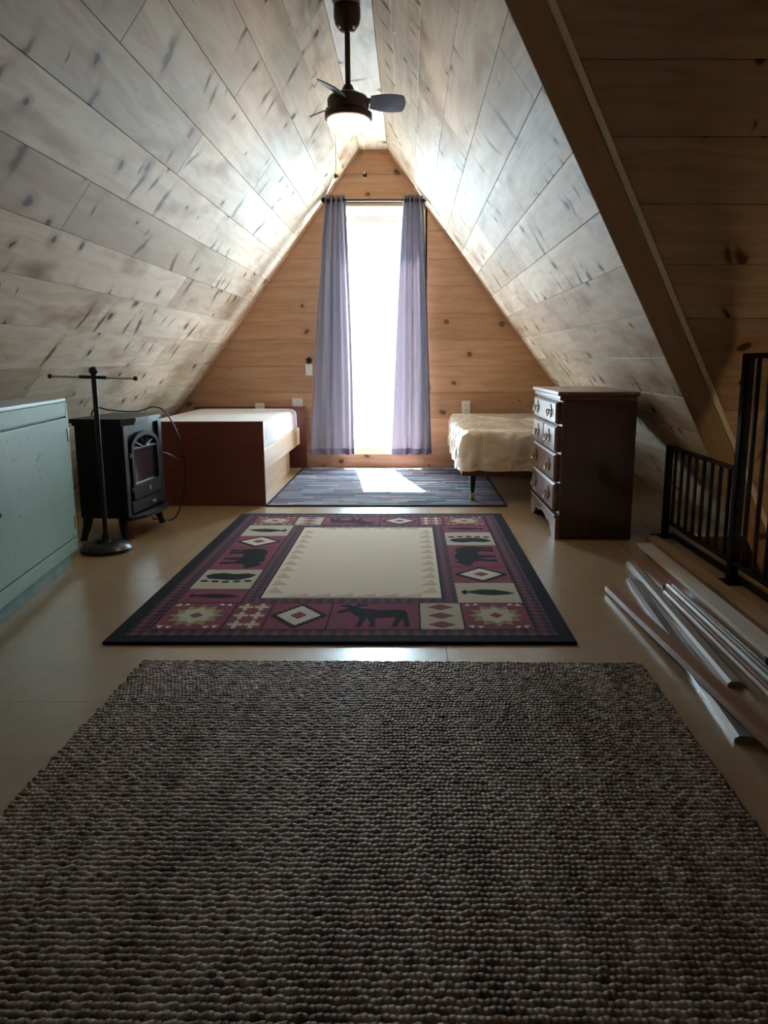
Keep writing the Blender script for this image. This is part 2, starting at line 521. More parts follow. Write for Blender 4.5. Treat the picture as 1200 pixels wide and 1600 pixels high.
def make_striped():
    q = N('multi_stripe_weave')
    p = q.obj()
    sep = q.n('ShaderNodeSeparateXYZ'); q.l(p, sep.inputs[0])
    row = q.math('FLOOR', q.math('MULTIPLY', sep.outputs[1], 1 / 0.032))
    w1 = q.n('ShaderNodeTexWhiteNoise', noise_dimensions='1D'); q.l(row, w1.inputs['W'])
    cell = q.math('FLOOR', q.math('ADD', q.math('MULTIPLY', sep.outputs[0], 1 / 0.23), q.math('MULTIPLY', w1.outputs[0], 1.6)))
    cv = q.n('ShaderNodeCombineXYZ'); q.l(row, cv.inputs[0]); q.l(cell, cv.inputs[1])
    w2 = q.n('ShaderNodeTexWhiteNoise', noise_dimensions='2D'); q.l(cv.outputs[0], w2.inputs['Vector'])
    col = q.ramp(w2.outputs[0], [(0.0, (0.035, 0.035, 0.055)), (0.2, (0.10, 0.10, 0.14)), (0.38, (0.18, 0.175, 0.20)), (0.50, (0.13, 0.075, 0.10)), (0.62, (0.24, 0.135, 0.15)), (0.72, (0.30, 0.29, 0.31)), (0.86, (0.13, 0.19, 0.24)), (0.95, (0.44, 0.42, 0.42))], 'CONSTANT')
    n = q.noise(q.scale(p, (20, 120, 20)), 1.0, 2)
    col = q.mix(q.math('MULTIPLY', n.outputs[0], 0.5), col, (0.08, 0.08, 0.11))
    q.set(Base_Color=col, Roughness=0.9, Specular_IOR_Level=0.2)
    q.bump(n.outputs[0], 0.3, 0.004)
    return q.m
M['striped'] = make_striped()
M['ember_glass'] = plain('smoky_stove_glass', (0.035, 0.03, 0.035), 0.12, coat=0.6)
M['badge'] = plain('red_badge', (0.45, 0.22, 0.22), 0.4)

# ------------------------------------------------------------------ room shell
CX, HW, ZT, K = -0.297, 0.115, 2.62, 0.75     # ridge strip centre, half width, height, dx/dz of the slopes
YB = 6.85                                     # back wall face
YF = -1.3                                     # wall behind the camera
KD, YV = 0.712, 4.03                          # dormer far slope: Y = YV - KD z
YR = YV - KD * ZT                             # dormer ridge
SL = math.hypot(1, K)
SD = math.hypot(1, KD)
XR = 3.1                                      # dormer end wall

def clip(poly, a, b, c):
    out = []
    n = len(poly)
    for i in range(n):
        p, q_ = poly[i], poly[(i + 1) % n]
        dp = a * p[0] + b * p[1] + c
        dq = a * q_[0] + b * q_[1] + c
        if dp >= 0: out.append(p)
        if (dp >= 0) != (dq >= 0):
            t = dp / (dp - dq)
            out.append((p[0] + (q_[0] - p[0]) * t, p[1] + (q_[1] - p[1]) * t))
    res = []
    for p in out:
        if not res or math.hypot(p[0] - res[-1][0], p[1] - res[-1][1]) > 1e-5:
            res.append(p)
    if len(res) > 1 and math.hypot(res[0][0] - res[-1][0], res[0][1] - res[-1][1]) < 1e-5:
        res.pop()
    return res

def region(rect, hps, inset=0.0):
    a0, a1, b0, b1 = rect
    P = [(a0 + inset, b0 + inset), (a1 - inset, b0 + inset), (a1 - inset, b1 - inset), (a0 + inset, b1 - inset)]
    for (a, b, c) in hps:
        P = clip(P, a, b, c - inset * math.hypot(a, b))
        if len(P) < 3: return []
    return P

def board(name, rect, hps, fr, mat, parent, thick=0.016, gap=0.0009, cham=0.0012):
    O, A, B, Nn = fr
    P = region(rect, hps, gap)
    Q = region(rect, hps, gap + cham)
    if len(P) < 3 or len(Q) < 3: return None
    area = abs(sum(P[i][0] * P[(i + 1) % len(P)][1] - P[(i + 1) % len(P)][0] * P[i][1] for i in range(len(P)))) / 2
    if area < 0.002: return None
    o0 = (rect[0], rect[2])
    bm = bmesh.new()
    lo = [bm.verts.new((p[0] - o0[0], p[1] - o0[1], -thick)) for p in P]
    md = [bm.verts.new((p[0] - o0[0], p[1] - o0[1], -cham)) for p in P]
    if len(P) == len(Q):
        hi = [bm.verts.new((p[0] - o0[0], p[1] - o0[1], 0)) for p in Q]
    else:
        hi = None
    bm.faces.new(lo[::-1])
    n = len(P)
    for i in range(n):
        j = (i + 1) % n
        bm.faces.new((lo[i], lo[j], md[j], md[i]))
        if hi: bm.faces.new((md[i], md[j], hi[j], hi[i]))
    bm.faces.new(hi if hi else md)
    ob = finish(name, bm, mat, parent)
    mt = Matrix(((A.x, B.x, Nn.x, 0), (A.y, B.y, Nn.y, 0), (A.z, B.z, Nn.z, 0), (0, 0, 0, 1)))
    org = O + A * o0[0] + B * o0[1]
    ob.matrix_basis = Matrix.Translation(org) @ mt
    return ob

def boarded(name, fr, a0, a1, lines, joints, hpsets, mat, pname, parent, thick=0.016):
    for i in range(len(lines) - 1):
        js = [a0] + [j for j in joints(i) if a0 + 0.15 < j < a1 - 0.15] + [a1]
        for s in range(len(js) - 1):
            for h in hpsets:
                board(pname, (js[s], js[s + 1], lines[i], lines[i + 1]), h, fr, mat, parent, thick)

def slab(name, pts, off, mat, parent=None):
    """flat polygon pts pushed out by vector off"""
    bm = bmesh.new()
    off = Vector(off)
    A = [bm.verts.new(Vector(p)) for p in pts]
    B = [bm.verts.new(Vector(p) + off) for p in pts]
    bm.faces.new(A); bm.faces.new(B[::-1])
    n = len(pts)
    for i in range(n):
        bm.faces.new((A[i], B[i], B[(i + 1) % n], A[(i + 1) % n]))
    return finish(name, bm, mat, parent)

def structure(o, label, cat):
    return tag(o, label, cat, kind='structure')

xl = lambda z: CX - HW - K * (ZT - z)
xr = lambda z: CX + HW + K * (ZT - z)
nL = Vector((1, 0, -K)).normalized()      # inward normal of the left slope
nR = Vector((-1, 0, -K)).normalized()
E_ = 0.017
lines_from = lambda s0, p, a, b: [a] + [x for x in [s0 + p * i for i in range(-2, 40)] if a + 0.03 < x < b - 0.03] + [b]
SLEN = ZT * SL

# left slope
wl = slab('wall_left', [Vector(p) - nL * E_ for p in ((xl(ZT + .1), YF - .1, ZT + .1), (xl(ZT + .1), YB + .2, ZT + .1), (xl(-.1), YB + .2, -.1), (xl(-.1), YF - .1, -.1))], -nL * 0.12, M['backing'])
structure(wl, 'sloping knotty pine wall on the side of the green cabinet', 'wall')
frL = (Vector((CX - HW, 0, ZT)), Vector((0, 1, 0)), Vector((-K, 0, -1)).normalized(), nL)
rj = random.Random(3)
def jl(i):
    a = [2.05, 3.3, 1.4, 2.75, 3.78, 2.2, 3.1, 1.9, 4.4, 2.9, 3.7, 2.4, 3.2, 1.8, 4.0, 2.6][i % 16]
    return [a - 2.6, a, a + 2.1 + (i * 37 % 10) * 0.09]
boarded('left', frL, YF, YB, lines_from(0.0, 0.216, 0.0, SLEN), jl, [[]], M['pine_slope'], 'plank', wl)

# right slope, cut by the dormer over the stairs
vx = lambda z: xr(z)
wr_pts = [(xr(ZT + .1), YV - KD * (ZT + .1), ZT + .1), (xr(ZT + .1), YB + .2, ZT + .1), (xr(-1.7), YB + .2, -1.7), (xr(-1.7), YV + KD * 1.7, -1.7)]
wr = slab('wall_right', [Vector(p) - nR * E_ for p in wr_pts], -nR * 0.12, M['backing'])
structure(wr, 'sloping knotty pine wall on the side of the dark dresser', 'wall')
frR = (Vector((CX + HW, 0, ZT)), Vector((0, 1, 0)), Vector((K, 0, -1)).normalized(), nR)
# z = ZT - s/SL ; keep Y + KD z - YV >= 0
hp_far = (1.0, -KD / SL, KD * ZT - YV)
hp_near = (-1.0, -KD / SL, (2 * YR - YV) + KD * ZT)
def jr(i):
    a = [3.6, 4.9, 3.1, 4.3, 5.3, 4.0, 4.75, 5.2, 4.2, 4.9, 5.6, 4.5, 5.0, 5.7, 4.9, 5.2][i % 16]
    return [a - 2.4, a, a + 1.35]
boarded('right', frR, YF, YB, lines_from(0.158, 0.216, 0.0, SLEN), jr, [[hp_far], [hp_near]], M['pine_slope'], 'plank', wr)
wr2 = slab('wall_right_near', [Vector(p) - nR * E_ for p in ((xr(ZT + .1), YF - .1, ZT + .1), (xr(ZT + .1), YR, ZT + .1), (xr(0), 2 * YR - YV, 0), (xr(0), YF - .1, 0))], -nR * 0.12, M['backing'])
structure(wr2, 'sloping wall backing near the camera', 'wall')

# flat strip along the ridge
ce = box('ceiling', (CX - HW - .1, YF - .1, ZT + E_), (CX + HW + .1, YB + .2, ZT + .15), M['backing'], bev=0)
structure(ce, 'narrow flat pine strip along the ridge', 'ceiling')
frC = (Vector((CX - HW, 0, ZT)), Vector((0, 1, 0)), Vector((1, 0, 0)), Vector((0, 0, -1)))
boarded('ridge', frC, YF, YB, [0.0, 2 * HW], lambda i: [0.4, 3.1, 5.6], [[]], M['pine_slope'], 'plank', ce)

# dormer: far slope (faces the camera) and near slope
nDf = Vector((0, -1, -KD)).normalized()
nDn = Vector((0, 1, -KD)).normalized()
ZB = -1.7
def dslab(nm, sgn, nn, lab):
    Yf = lambda z: YR + sgn * KD * (ZT - z)
    pts = [(xr(ZT), Yf(ZT + .08), ZT + .08), (XR + .1, Yf(ZT + .08), ZT + .08), (XR + .1, Yf(ZB), ZB), (xr(ZB), Yf(ZB), ZB)]
    o = slab(nm, [Vector(p) - nn * E_ for p in pts], -nn * 0.12, M['backing'])
    return structure(o, lab, 'wall')
wd = dslab('wall_dormer', 1, nDf, 'dim pine slope over the stairs with level planks')
wd2 = dslab('wall_dormer_near', -1, nDn, 'pine slope over the stairs behind the viewer')
# frame: A along X, B down the slope
frD = (Vector((0, YR, ZT)), Vector((1, 0, 0)), Vector((0, KD, -1)).normalized(), nDf)
frN = (Vector((0, YR, ZT)), Vector((1, 0, 0)), Vector((0, -KD, -1)).normalized(), nDn)
# X - xr(z) >= 0, z = ZT - b/SD -> X - (CX+HW) - K b/SD >= 0
hpD = (1.0, -K / SD, -(CX + HW))
DL = (ZT - ZB) * SD
base_line = (ZT * SD - 0.16) % 0.2365
jd = lambda i: [[1.9, 2.5, 2.2, 2.8, 1.6, 2.4][i % 6]]
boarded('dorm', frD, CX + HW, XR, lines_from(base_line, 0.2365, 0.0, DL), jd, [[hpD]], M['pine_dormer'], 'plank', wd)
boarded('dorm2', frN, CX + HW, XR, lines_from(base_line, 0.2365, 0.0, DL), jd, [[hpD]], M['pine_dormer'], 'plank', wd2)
we = box('wall_dormer_end', (XR, -1.0, -2.5), (XR + .1, 5.2, ZT + .2), M['pine_dormer'], bev=0)
structure(we, 'gable wall at the end of the stair dormer', 'wall')

# stairwell below the floor
structure(box('floor_lower', (1.2, -1.4, -2.5), (XR + .2, 5.0, -2.4), M['lumber_tan'], bev=0), 'lower floor at the foot of the stairs', 'floor')
structure(box('wall_stair', (1.30, -1.4, -2.5), (1.40, 5.0, -0.12), M['pine_dormer'], bev=0), 'wall under the loft floor edge', 'wall')
structure(box('wall_stair_far', (1.3, 4.90, -2.5), (XR + .2, 5.35, -0.15), M['pine_dormer'], bev=0), 'wall at the far end of the stairwell', 'wall')

structure(box('wall_stair_light_stop', (1.2, -1.05, -2.5), (XR + .2, -0.90, -1.5), M['pine_dormer'], bev=0), 'unseen wall added to block stray light at the near end of the stairwell', 'wall')  # unseen wall, added to close a light leak below the near slope

# valley beam and pale strip where the right slope meets the dormer slope
def valley_piece(name, w0, w1, proud, mat, parent=None):
    d = Vector((K, KD, -1)).normalized()
    X = Vector((1, 0, 0))
    pr = (X - d * X.dot(d)).normalized()
    p0 = Vector((xr(2.55), YV - KD * 2.55, 2.55))
    L_ = (2.55 + 0.55) * math.sqrt(1 + K * K + KD * KD)
    nn = d.cross(pr).normalized()
    if nn.dot(nDf) < 0: nn = -nn
    bm = bmesh.new()
    add_box(bm, (0, w0, -0.03), (L_, w1, proud), 0.003, 1)
    o = finish(name, bm, mat, parent)
    o.matrix_basis = Matrix.Translation(p0) @ Matrix(((d.x, pr.x, nn.x, 0), (d.y, pr.y, nn.y, 0), (d.z, pr.z, nn.z, 0), (0, 0, 0, 1)))
    return o
vb = valley_piece('valley_beam', 0.0, 0.106, 0.024, M['pine_beam'])
structure(vb, 'diagonal pine beam between lit slope and stair dormer', 'beam')
vsx = valley_piece('trim_valley', 0.106, 0.132, 0.012, M['pine_pale'])
structure(vsx, 'pale narrow strip along the diagonal beam', 'trim')

# back gable wall with a door opening
DX0, DX1, DZ0, DZ1 = -0.68, 0.13, 0.17, 2.20
bm = bmesh.new()
y0, y1 = YB + E_, YB + 0.17
for (x0, x1, z0, z1) in ((-2.6, DX0 - .02, -.2, 2.9), (DX1 + .02, 2.2, -.2, 2.9), (DX0 - .02, DX1 + .02, -.2, DZ0 - .02), (DX0 - .02, DX1 + .02, DZ1 + .02, 2.9)):
    add_box(bm, (x0, y0, z0), (x1, y1, z1))
wb = finish('wall_back', bm, M['backing'])
structure(wb, 'orange knotty pine gable wall around the balcony door', 'wall')
frB = (Vector((0, YB, 0)), Vector((1, 0, 0)), Vector((0, 0, 1)), Vector((0, -1, 0)))
hpG = [(1.0, -K, -(CX - HW - K * ZT)), (-1.0, -K, (CX + HW + K * ZT))]
zl = lines_from(0.875 - 3 * 0.222, 0.222, 0.0, ZT)
for i in range(len(zl) - 1):
    z0, z1 = zl[i], zl[i + 1]
    if z1 <= DZ0 or z0 >= DZ1:
        segs = [(-2.4, 1.9)]
        spans = [(-2.4, -0.2 + 0.3 * (i % 3)), (-0.2 + 0.3 * (i % 3), 1.9)] if i == 0 else segs
        for s in spans: board('plank', (s[0], s[1], z0, z1), hpG, frB, M['pine_back'], wb)
    else:
        for s in ((-2.4, DX0), (DX1, 1.9)):
            a0 = z0; a1 = z1
            board('plank', (s[0], s[1], a0, a1), hpG, frB, M['pine_back'], wb)
        if z0 < DZ0: board('plank', (DX0, DX1, z0, DZ0), hpG, frB, M['pine_back'], wb)
        if z1 > DZ1: board('plank', (DX0, DX1, DZ1, z1), hpG, frB, M['pine_back'], wb)

# trim boards where the slopes meet the gable
for nm, fr, lab in (('trim_1', frL, 'thin pine trim where cabinet side slope meets gable'), ('trim_2', frR, 'thin pine trim where dresser side slope meets gable')):
    O, A, B, Nn = fr
    t = board(nm, (YB - 0.045, YB, 0.0, SLEN), [], (O + Nn * 0.008, A, B, Nn), M['pine_back'], None, 0.008)
    structure(t, lab, 'trim')

wf = box('wall_front', (-2.6, YF - .12, -2.5), (XR + .2, YF, 2.9), M['pine_dormer'], bev=0)
structure(wf, 'gable wall behind the viewer', 'wall')

# floor: base slab and sheets
FE = 1.47     # edge of the stair opening
bm = bmesh.new()
add_box(bm, (-2.45, YF - .1, -0.2), (FE, 4.16, -0.019))
add_box(bm, (-2.45, 4.16, -0.2), (1.80, YB + .2, -0.019))
fl = finish('floor', bm, M['backing'])
structure(fl, 'tan speckled subfloor sheets', 'floor')
def sheet(x0, x1, yy0, yy1):
    b = box('floor_sheet', (x0 + .0006, yy0 + .0006, -0.018), (x1 - .0006, yy1 - .0006, 0.0), M['floor'], fl, bev=0)
ys = [YF, -0.42, 0.80, 2.02, 3.24, 4.16, 5.38, YB]
for i in range(len(ys) - 1):
    far = ys[i] >= 4.15
    xs = [-2.42, (-1.1, 0.12)[i % 2], (1.34 if i % 2 == 0 else FE), FE] if not far else [-2.42, (-1.1, 0.12)[i % 2], 1.34, 1.86]
    xs = sorted(set(xs))
    for a, b in zip(xs, xs[1:]):
        sheet(a, b, ys[i], ys[i + 1])
structure(box('trim_floor_edge', (FE, YF, -0.2), (FE + 0.02, 4.16, -0.002), M['lumber_tan'], bev=0.002), 'board edging the stair opening', 'trim')

# balcony door
door = empty('door_1', ((DX0 + DX1) / 2, YB, DZ0))
structure(door, 'tall glazed balcony door blown out with daylight', 'door')
def dpart(name, lo, hi, mat, par=door, bev=0.003):
    o = box(name, lo, hi, mat, par, bev)
    o.matrix_parent_inverse = par.matrix_basis.inverted() if par is door else Matrix()
    return o
dpart('jamb', (DX0 - .02, YB, DZ0), (DX0 + .02, YB + .17, DZ1), M['pine_sill'])
dpart('jamb', (DX1 - .02, YB, DZ0), (DX1 + .02, YB + .17, DZ1), M['pine_sill'])
dpart('head_jamb', (DX0 + .02, YB, DZ1 - .02), (DX1 - .02, YB + .17, DZ1 + .018), M['pine_sill'])
dpart('stile', (DX0 + .02, YB + .09, DZ0 + .03), (DX0 + .07, YB + .135, DZ1 - .02), M['white_frame'])
dpart('stile', (DX1 - .07, YB + .09, DZ0 + .03), (DX1 - .02, YB + .135, DZ1 - .02), M['white_frame'])
dpart('top_rail', (DX0 + .07, YB + .09, DZ1 - .13), (DX1 - .07, YB + .135, DZ1 - .075), M['white_frame'])
dpart('bottom_rail', (DX0 + .07, YB + .09, DZ0 + .03), (DX1 - .07, YB + .135, DZ0 + .07), M['white_frame'])
dpart('glass_pane', (DX0 + .07, YB + .11, DZ0 + .07), (DX1 - .07, YB + .114, DZ1 - .13), M['glass'], bev=0)
dpart('transom_pane', (DX0 + .07, YB + .11, DZ1 - .075), (DX1 - .07, YB + .114, DZ1 - .02), M['glass'], bev=0)
dpart('sill', (DX0 - .05, YB - .035, DZ0 - .055), (DX1 + .05, YB + .17, DZ0 + .0), M['pine_sill'])

# balcony outside
dk = empty('balcony', (-0.275, 7.9, 0.0))
tag(dk, 'balcony deck with slim baluster railing beyond the glazed door', 'balcony')
def bpart(name, lo, hi, mat):
    o = box(name, lo, hi, mat, dk, 0.003)
    o.matrix_parent_inverse = Matrix.Translation(dk.location).inverted()
    return o
for i in range(9):
    bpart('deck_board', (-1.8, 7.06 + i * .145, 0.02), (1.3, 7.06 + i * .145 + .14, 0.06), M['deck'])
bpart('top_rail', (-1.8, 8.26, 0.98), (1.3, 8.35, 1.02), M['outer_white'])
bpart('bottom_rail', (-1.8, 8.28, 0.14), (1.3, 8.33, 0.18), M['outer_white'])
for i in range(24):
    x = -1.72 + i * 0.125
    bpart('baluster', (x - .014, 8.29, 0.18), (x + .014, 8.318, 0.98), M['outer_white'])

# ------------------------------------------------------------------ things

# curtain rod and curtains
CO = 0.12     # rod stand-off from the wall
rod = empty('curtain_rod', (-0.275, YB - CO, 2.205))
tag(rod, 'thin black curtain rod with ball ends over the balcony door', 'curtain rod')
tube('rod', [(-0.41, 0, 0), (0.41, 0, 0)], 0.009, M['black_metal'], rod)
for s in (-1, 1):
    ball('finial', (s * 0.425, 0, 0), 0.022, M['black_metal'], rod)
    box('bracket', (s * 0.385 - .008, 0, -.02), (s * 0.385 + .008, CO, .012), M['black_metal'], rod, 0.002)

def curtain(label, xt0, xt1, xb0, xb1, nf, seed, zbot=0.125):
    root = empty('curtain', ((xb0 + xb1) / 2, YB - CO, zbot))
    tag(root, label, 'curtain', 'curtains at the balcony door')
    rr = random.Random(seed)
    ph = rr.random() * 6
    zt_ = 2.245
    nu, nv = 90, 60
    def pt(u, v, off=0.0):
        z = zbot + (zt_ - zbot) * v
        e = (1 - v) ** 0.8
        x0 = xt0 + (xb0 - xt0) * e; x1 = xt1 + (xb1 - xt1) * e
        w = u + 0.035 * math.sin(2 * PI * nf * u * 0.5 + ph + 1.5 * e) * (0.4 + e)
        x = x0 + (x1 - x0) * min(1.02, max(-0.02, w))
        amp = 0.026 + 0.014 * math.sin(5 * u + ph) * e
        y = YB - CO - amp * math.sin(2 * PI * nf * u + ph * 0 + 0.7 * math.sin(3.1 * v + ph) * e) + off
        y += 0.010 * math.sin(9 * u + 4 * v + ph) * e
        return Vector((x, min(y, YB - 0.012), z))
    def sheet_mesh(name, v0, v1, n_v, mat, thick, grow=0.0):
        bm = bmesh.new()
        g = [[[bm.verts.new(pt(i / nu, v0 + (v1 - v0) * j / n_v, o + (grow if o > 0 else -grow)) - root.location) for i in range(nu + 1)] for j in range(n_v + 1)] for o in (-thick / 2, thick / 2)]
        for s, L_ in enumerate(g):
            for j in range(n_v):
                for i in range(nu):
                    f = (L_[j][i], L_[j][i + 1], L_[j + 1][i + 1], L_[j + 1][i])
                    bm.faces.new(f if s == 0 else f[::-1])
        a, b = g
        for j in range(n_v):
            for i in (0, nu):
                bm.faces.new((a[j][i], b[j][i], b[j + 1][i], a[j + 1][i]))
        for i in range(nu):
            for j in (0, n_v):
                bm.faces.new((a[j][i], a[j][i + 1], b[j][i + 1], b[j][i]))
        return finish(name, bm, mat, root, smooth=True, angle=70)
    sheet_mesh('panel', 0.0, 1.0, nv, M['curtain'], 0.0016)
    sheet_mesh('hem', 0.0, 0.024, 2, M['hem'], 0.004)
    for i in range(nf * 2):
        u = (i + 0.0) / (nf * 2) + 0.001
        p = pt(min(u, 0.99), 0.981) - root.location
        bm = bmesh.new()
        n = 14
        ring = []
        for k in range(n):
            a = 2 * PI * k / n
            c = Vector((0, 0.020 * math.cos(a), 0.020 * math.sin(a)))
            ring.append([bm.verts.new(p + c * (1 + 0.18 * math.cos(b)) + Vector((0.0035 * math.sin(b), 0, 0))) for b in (0, 2 * PI / 3, 4 * PI / 3)])
        for k in range(n):
            for b in range(3):
                bm.faces.new((ring[k][b], ring[(k + 1) % n][b], ring[(k + 1) % n][(b + 1) % 3], ring[k][(b + 1) % 3]))
        finish('grommet', bm, M['black_metal'], root, smooth=True)
    return root
curtain('lavender-grey grommet curtain hanging on the bed footboard side of the door', -0.685, -0.525, -0.85, -0.46, 4, 11)
curtain('lavender-grey grommet curtain with sun spots on the outlet side of the door', -0.045, 0.105, -0.15, 0.205, 4, 5)

# wall fittings on the gable
def outlet(name, label, cat, x, z, w=0.074, h=0.118, recep=True):
    t = empty(name, (x, YB, z)); tag(t, label, cat)
    box('cover_plate', (-w / 2, -0.007, -h / 2), (w / 2, 0, h / 2), M['white_plastic'], t, 0.003)
    if recep:
        for s in (-1, 1):
            r_ = box('socket', (-.017, -.010, s * .022 - .014), (.017, -.006, s * .022 + .014), M['white_plastic'], t, 0.004)
            for q_ in (-1, 1):
                box('slot', (q_ * .006 - .0015, -.0106, s * .022 - .004), (q_ * .006 + .0015, -.009, s * .022 + .006), M['black_metal'], r_, 0)
    return t
outlet('wall_outlet', 'white duplex wall outlet above the plastic-wrapped bed', 'outlet', 0.491, 0.52)
outlet('wall_outlet', 'white wall outlet just above the cherry headboard corner', 'outlet', -0.975, 0.55, 0.09, 0.10)
sw = outlet('light_switch', 'white switch plate beside the footboard-side curtain', 'switch', -0.868, 0.845, 0.06, 0.10, False)
box('toggle', (-.005, -.018, -.012), (.005, -.006, .012), M['white_plastic'], sw, 0.002)
hk = empty('wall_hook', (-0.865, YB, 0.925)); tag(hk, 'small dark flower-shaped hook above the white switch plate', 'hook')
for k in range(5):
    a = 2 * PI * k / 5 + PI / 2
    bm = bmesh.new()
    add_lathe(bm, [(0, -.011), (.0105, -.004), (.0105, .004), (0, .011)], (0, 0, 0), 10)
    bmesh.ops.transform(bm, matrix=Matrix.Translation((0.017 * math.cos(a), -.008, 0.017 * math.sin(a))) @ Matrix.Scale(0.7, 4, (0, 1, 0)), verts=bm.verts[:])
    finish('petal', bm, M['black_metal'], hk, smooth=True)
box('back_plate', (-.008, -.008, -.03), (.008, 0, .008), M['black_metal'], hk, 0.002)

# ---------------------------------------------------------------- ceiling fan
FX, FY = -0.305, 4.2
fan = empty('ceiling_fan', (FX, FY, ZT))
tag(fan, 'small dark bronze ceiling fan with lit frosted bowl light', 'ceiling fan')
lathe('canopy', [(0.0, 0.0), (0.062, 0.0), (0.066, -.012), (0.066, -.055), (0.058, -.085), (0.036, -.112), (0.018, -.12), (0, -.12)], (0, 0, 0), M['bronze'], fan)
for s in (-1, 1):
    ball('canopy_screw', (s * 0.034, -0.034, -.106), 0.008, M['steel'], fan, 10)
tube('downrod', [(0, 0, -.11), (0, 0, -.40)], 0.0135, M['bronze'], fan, 16)
lathe('coupling', [(0, -.355), (.020, -.355), (.030, -.375), (.030, -.395), (0, -.395)], (0, 0, 0), M['bronze'], fan, 24)
lathe('motor_housing', [(0, -.385), (.040, -.385), (.060, -.395), (.094, -.41), (.104, -.425), (.104, -.455), (.098, -.475), (.088, -.485), (0, -.485)], (0, 0, 0), M['bronze'], fan, 40)
lathe('light_ring', [(0, -.478), (.104, -.478), (.118, -.486), (.118, -.512), (.108, -.518), (0, -.518)], (0, 0, 0), M['bronze'], fan, 40)
lathe('light_bowl', [(0, -.512), (.104, -.512), (.104, -.522), (.096, -.545), (.075, -.566), (.045, -.578), (0, -.583)], (0, 0, 0), M['lamp_glow'], fan, 40, 80)
M['blade'] = plain('fan_blade', (0.10, 0.13, 0.20), 0.3, var=0.2)
for k, a in enumerate((8, 132, 252)):
    ar = math.radians(a)
    bm = bmesh.new()
    add_box(bm, (0.085, -.016, -.004), (0.17, .016, .004), 0.002, 1)
    bk = finish('blade_arm', bm, M['bronze'], fan)
    bk.matrix_basis = Matrix.Translation((0, 0, -.423)) @ Matrix.Rotation(ar, 4, 'Z') @ Matrix.Rotation(math.radians(-26), 4, 'X')
    bm = bmesh.new()
    poly = []
    L0, L1 = 0.11, 0.265
    for i in range(13):
        t = i / 12
        poly.append((L0 + (L1 - L0) * t, 0.040 + 0.018 * math.sin(t * PI * 0.75)))
    for i in range(1, 8):
        aa = PI / 2 - PI * i / 8
        wv_ = 0.040 + 0.018 * math.sin(PI * 0.75)
        poly.append((L1 + 0.022 * math.cos(aa), wv_ * math.sin(aa)))
    for i in range(12, -1, -1):
        t = i / 12
        poly.append((L0 + (L1 - L0) * t, -(0.040 + 0.018 * math.sin(t * PI * 0.75))))
    add_prism(bm, poly, lambda x, y: Vector((x, y, -.003)), lambda x, y: Vector((x, y, .003)))
    bl = finish('blade', bm, M['blade'], fan)
    bl.matrix_basis = Matrix.Translation((0, 0, -.430)) @ Matrix.Rotation(ar, 4, 'Z') @ Matrix.Rotation(math.radians(-26), 4, 'X')
def chain(x, y, z0, z1, nm, mat):
    c = empty_child = tube('pull_chain', [(x, y, z0), (x, y, z1)], 0.0016, M['brass'], fan, 6)
    f = lathe('chain_fob', [(0, 0.016), (.006, .012), (.012, 0.0), (.009, -.012), (0, -.017)], (x, y, z1 - .014), mat, c, 14)
chain(-0.062, -0.055, -.51, -.775, 'a', M['brass'])
chain(0.075, 0.06, -.51, -.745, 'b', M['bronze'])

# ---------------------------------------------------------------- cherry bed and its mattress
BX0, BX1, BY0, BY1 = -1.895, -0.93, 4.97, 6.84
bed = empty('bed', ((BX0 + BX1) / 2, BY0, 0)); tag(bed, 'cherry veneer single bed with plain panel footboard beside the stove', 'bed')
def P_(root, name, lo, hi, mat, bev=0.003, par=None):
    o = box(name, lo, hi, mat, par or root, bev)
    if par is None: o.matrix_parent_inverse = Matrix.Translation(root.location).inverted()
    return o
P_(bed, 'footboard', (BX0, BY0, 0.0), (BX1, BY0 + .022, 0.545), M['cherry'])
P_(bed, 'headboard', (BX0 + 0.03, BY1 - .035, 0.0), (BX1 + 0.03, BY1 - .01, 0.53), M['cherry'])
P_(bed, 'side_rail', (BX1 - .05, BY0 + .022, 0.21), (BX1 - .028, BY1 - .035, 0.355), M['bed_ply'])
P_(bed, 'side_rail', (BX0 + .04, BY0 + .022, 0.21), (BX0 + .062, BY1 - .035, 0.355), M['bed_ply'])
P_(bed, 'under_panel', (BX1 - .10, BY0 + .022, 0.0), (BX1 - .08, BY1 - .30, 0.21), M['bed_ply'])
P_(bed, 'slat_base', (BX0 + .062, BY0 + .022, 0.30), (BX1 - .05, BY1 - .035, 0.318), M['bed_ply'])

def mattress(name, lo, hi, mat, rnd, label, nx=26, ny=44, nz=5, wob=0.006, seed=1, sag=0.0):
    lo = Vector(lo); hi = Vector(hi)
    rr = random.Random(seed)
    bm = bmesh.new()
    r = bmesh.ops.create_cube(bm, size=1.0)
    s = hi - lo; c = (lo + hi) / 2
    for v in bm.verts: v.co = Vector((v.co.x * s.x, v.co.y * s.y, v.co.z * s.z))
    ver = [e for e in bm.edges if abs(e.verts[0].co.z - e.verts[1].co.z) > 1e-4]
    bmesh.ops.bevel(bm, geom=ver, offset=rnd[0], segments=6, profile=0.5, affect='EDGES')
    hor = [e for e in bm.edges if abs(e.verts[0].co.z - e.verts[1].co.z) < 1e-4 and len(e.link_faces) == 2 and abs(e.link_faces[0].normal.z - e.link_faces[1].normal.z) > 0.5]
    bmesh.ops.bevel(bm, geom=hor, offset=rnd[1], segments=5, profile=0.5, affect='EDGES')
    for v in bm.verts: v.co += c
    return bm
bm = mattress('m', (BX0 + .066, BY0 + .026, 0.318), (BX1 - .035, BY1 - .055, 0.518), None, (0.10, 0.05), '')
mt = finish('mattress', bm, M['mattress'], None, smooth=True, angle=60)
tag(mt, 'white mattress on the cherry bed', 'mattress')
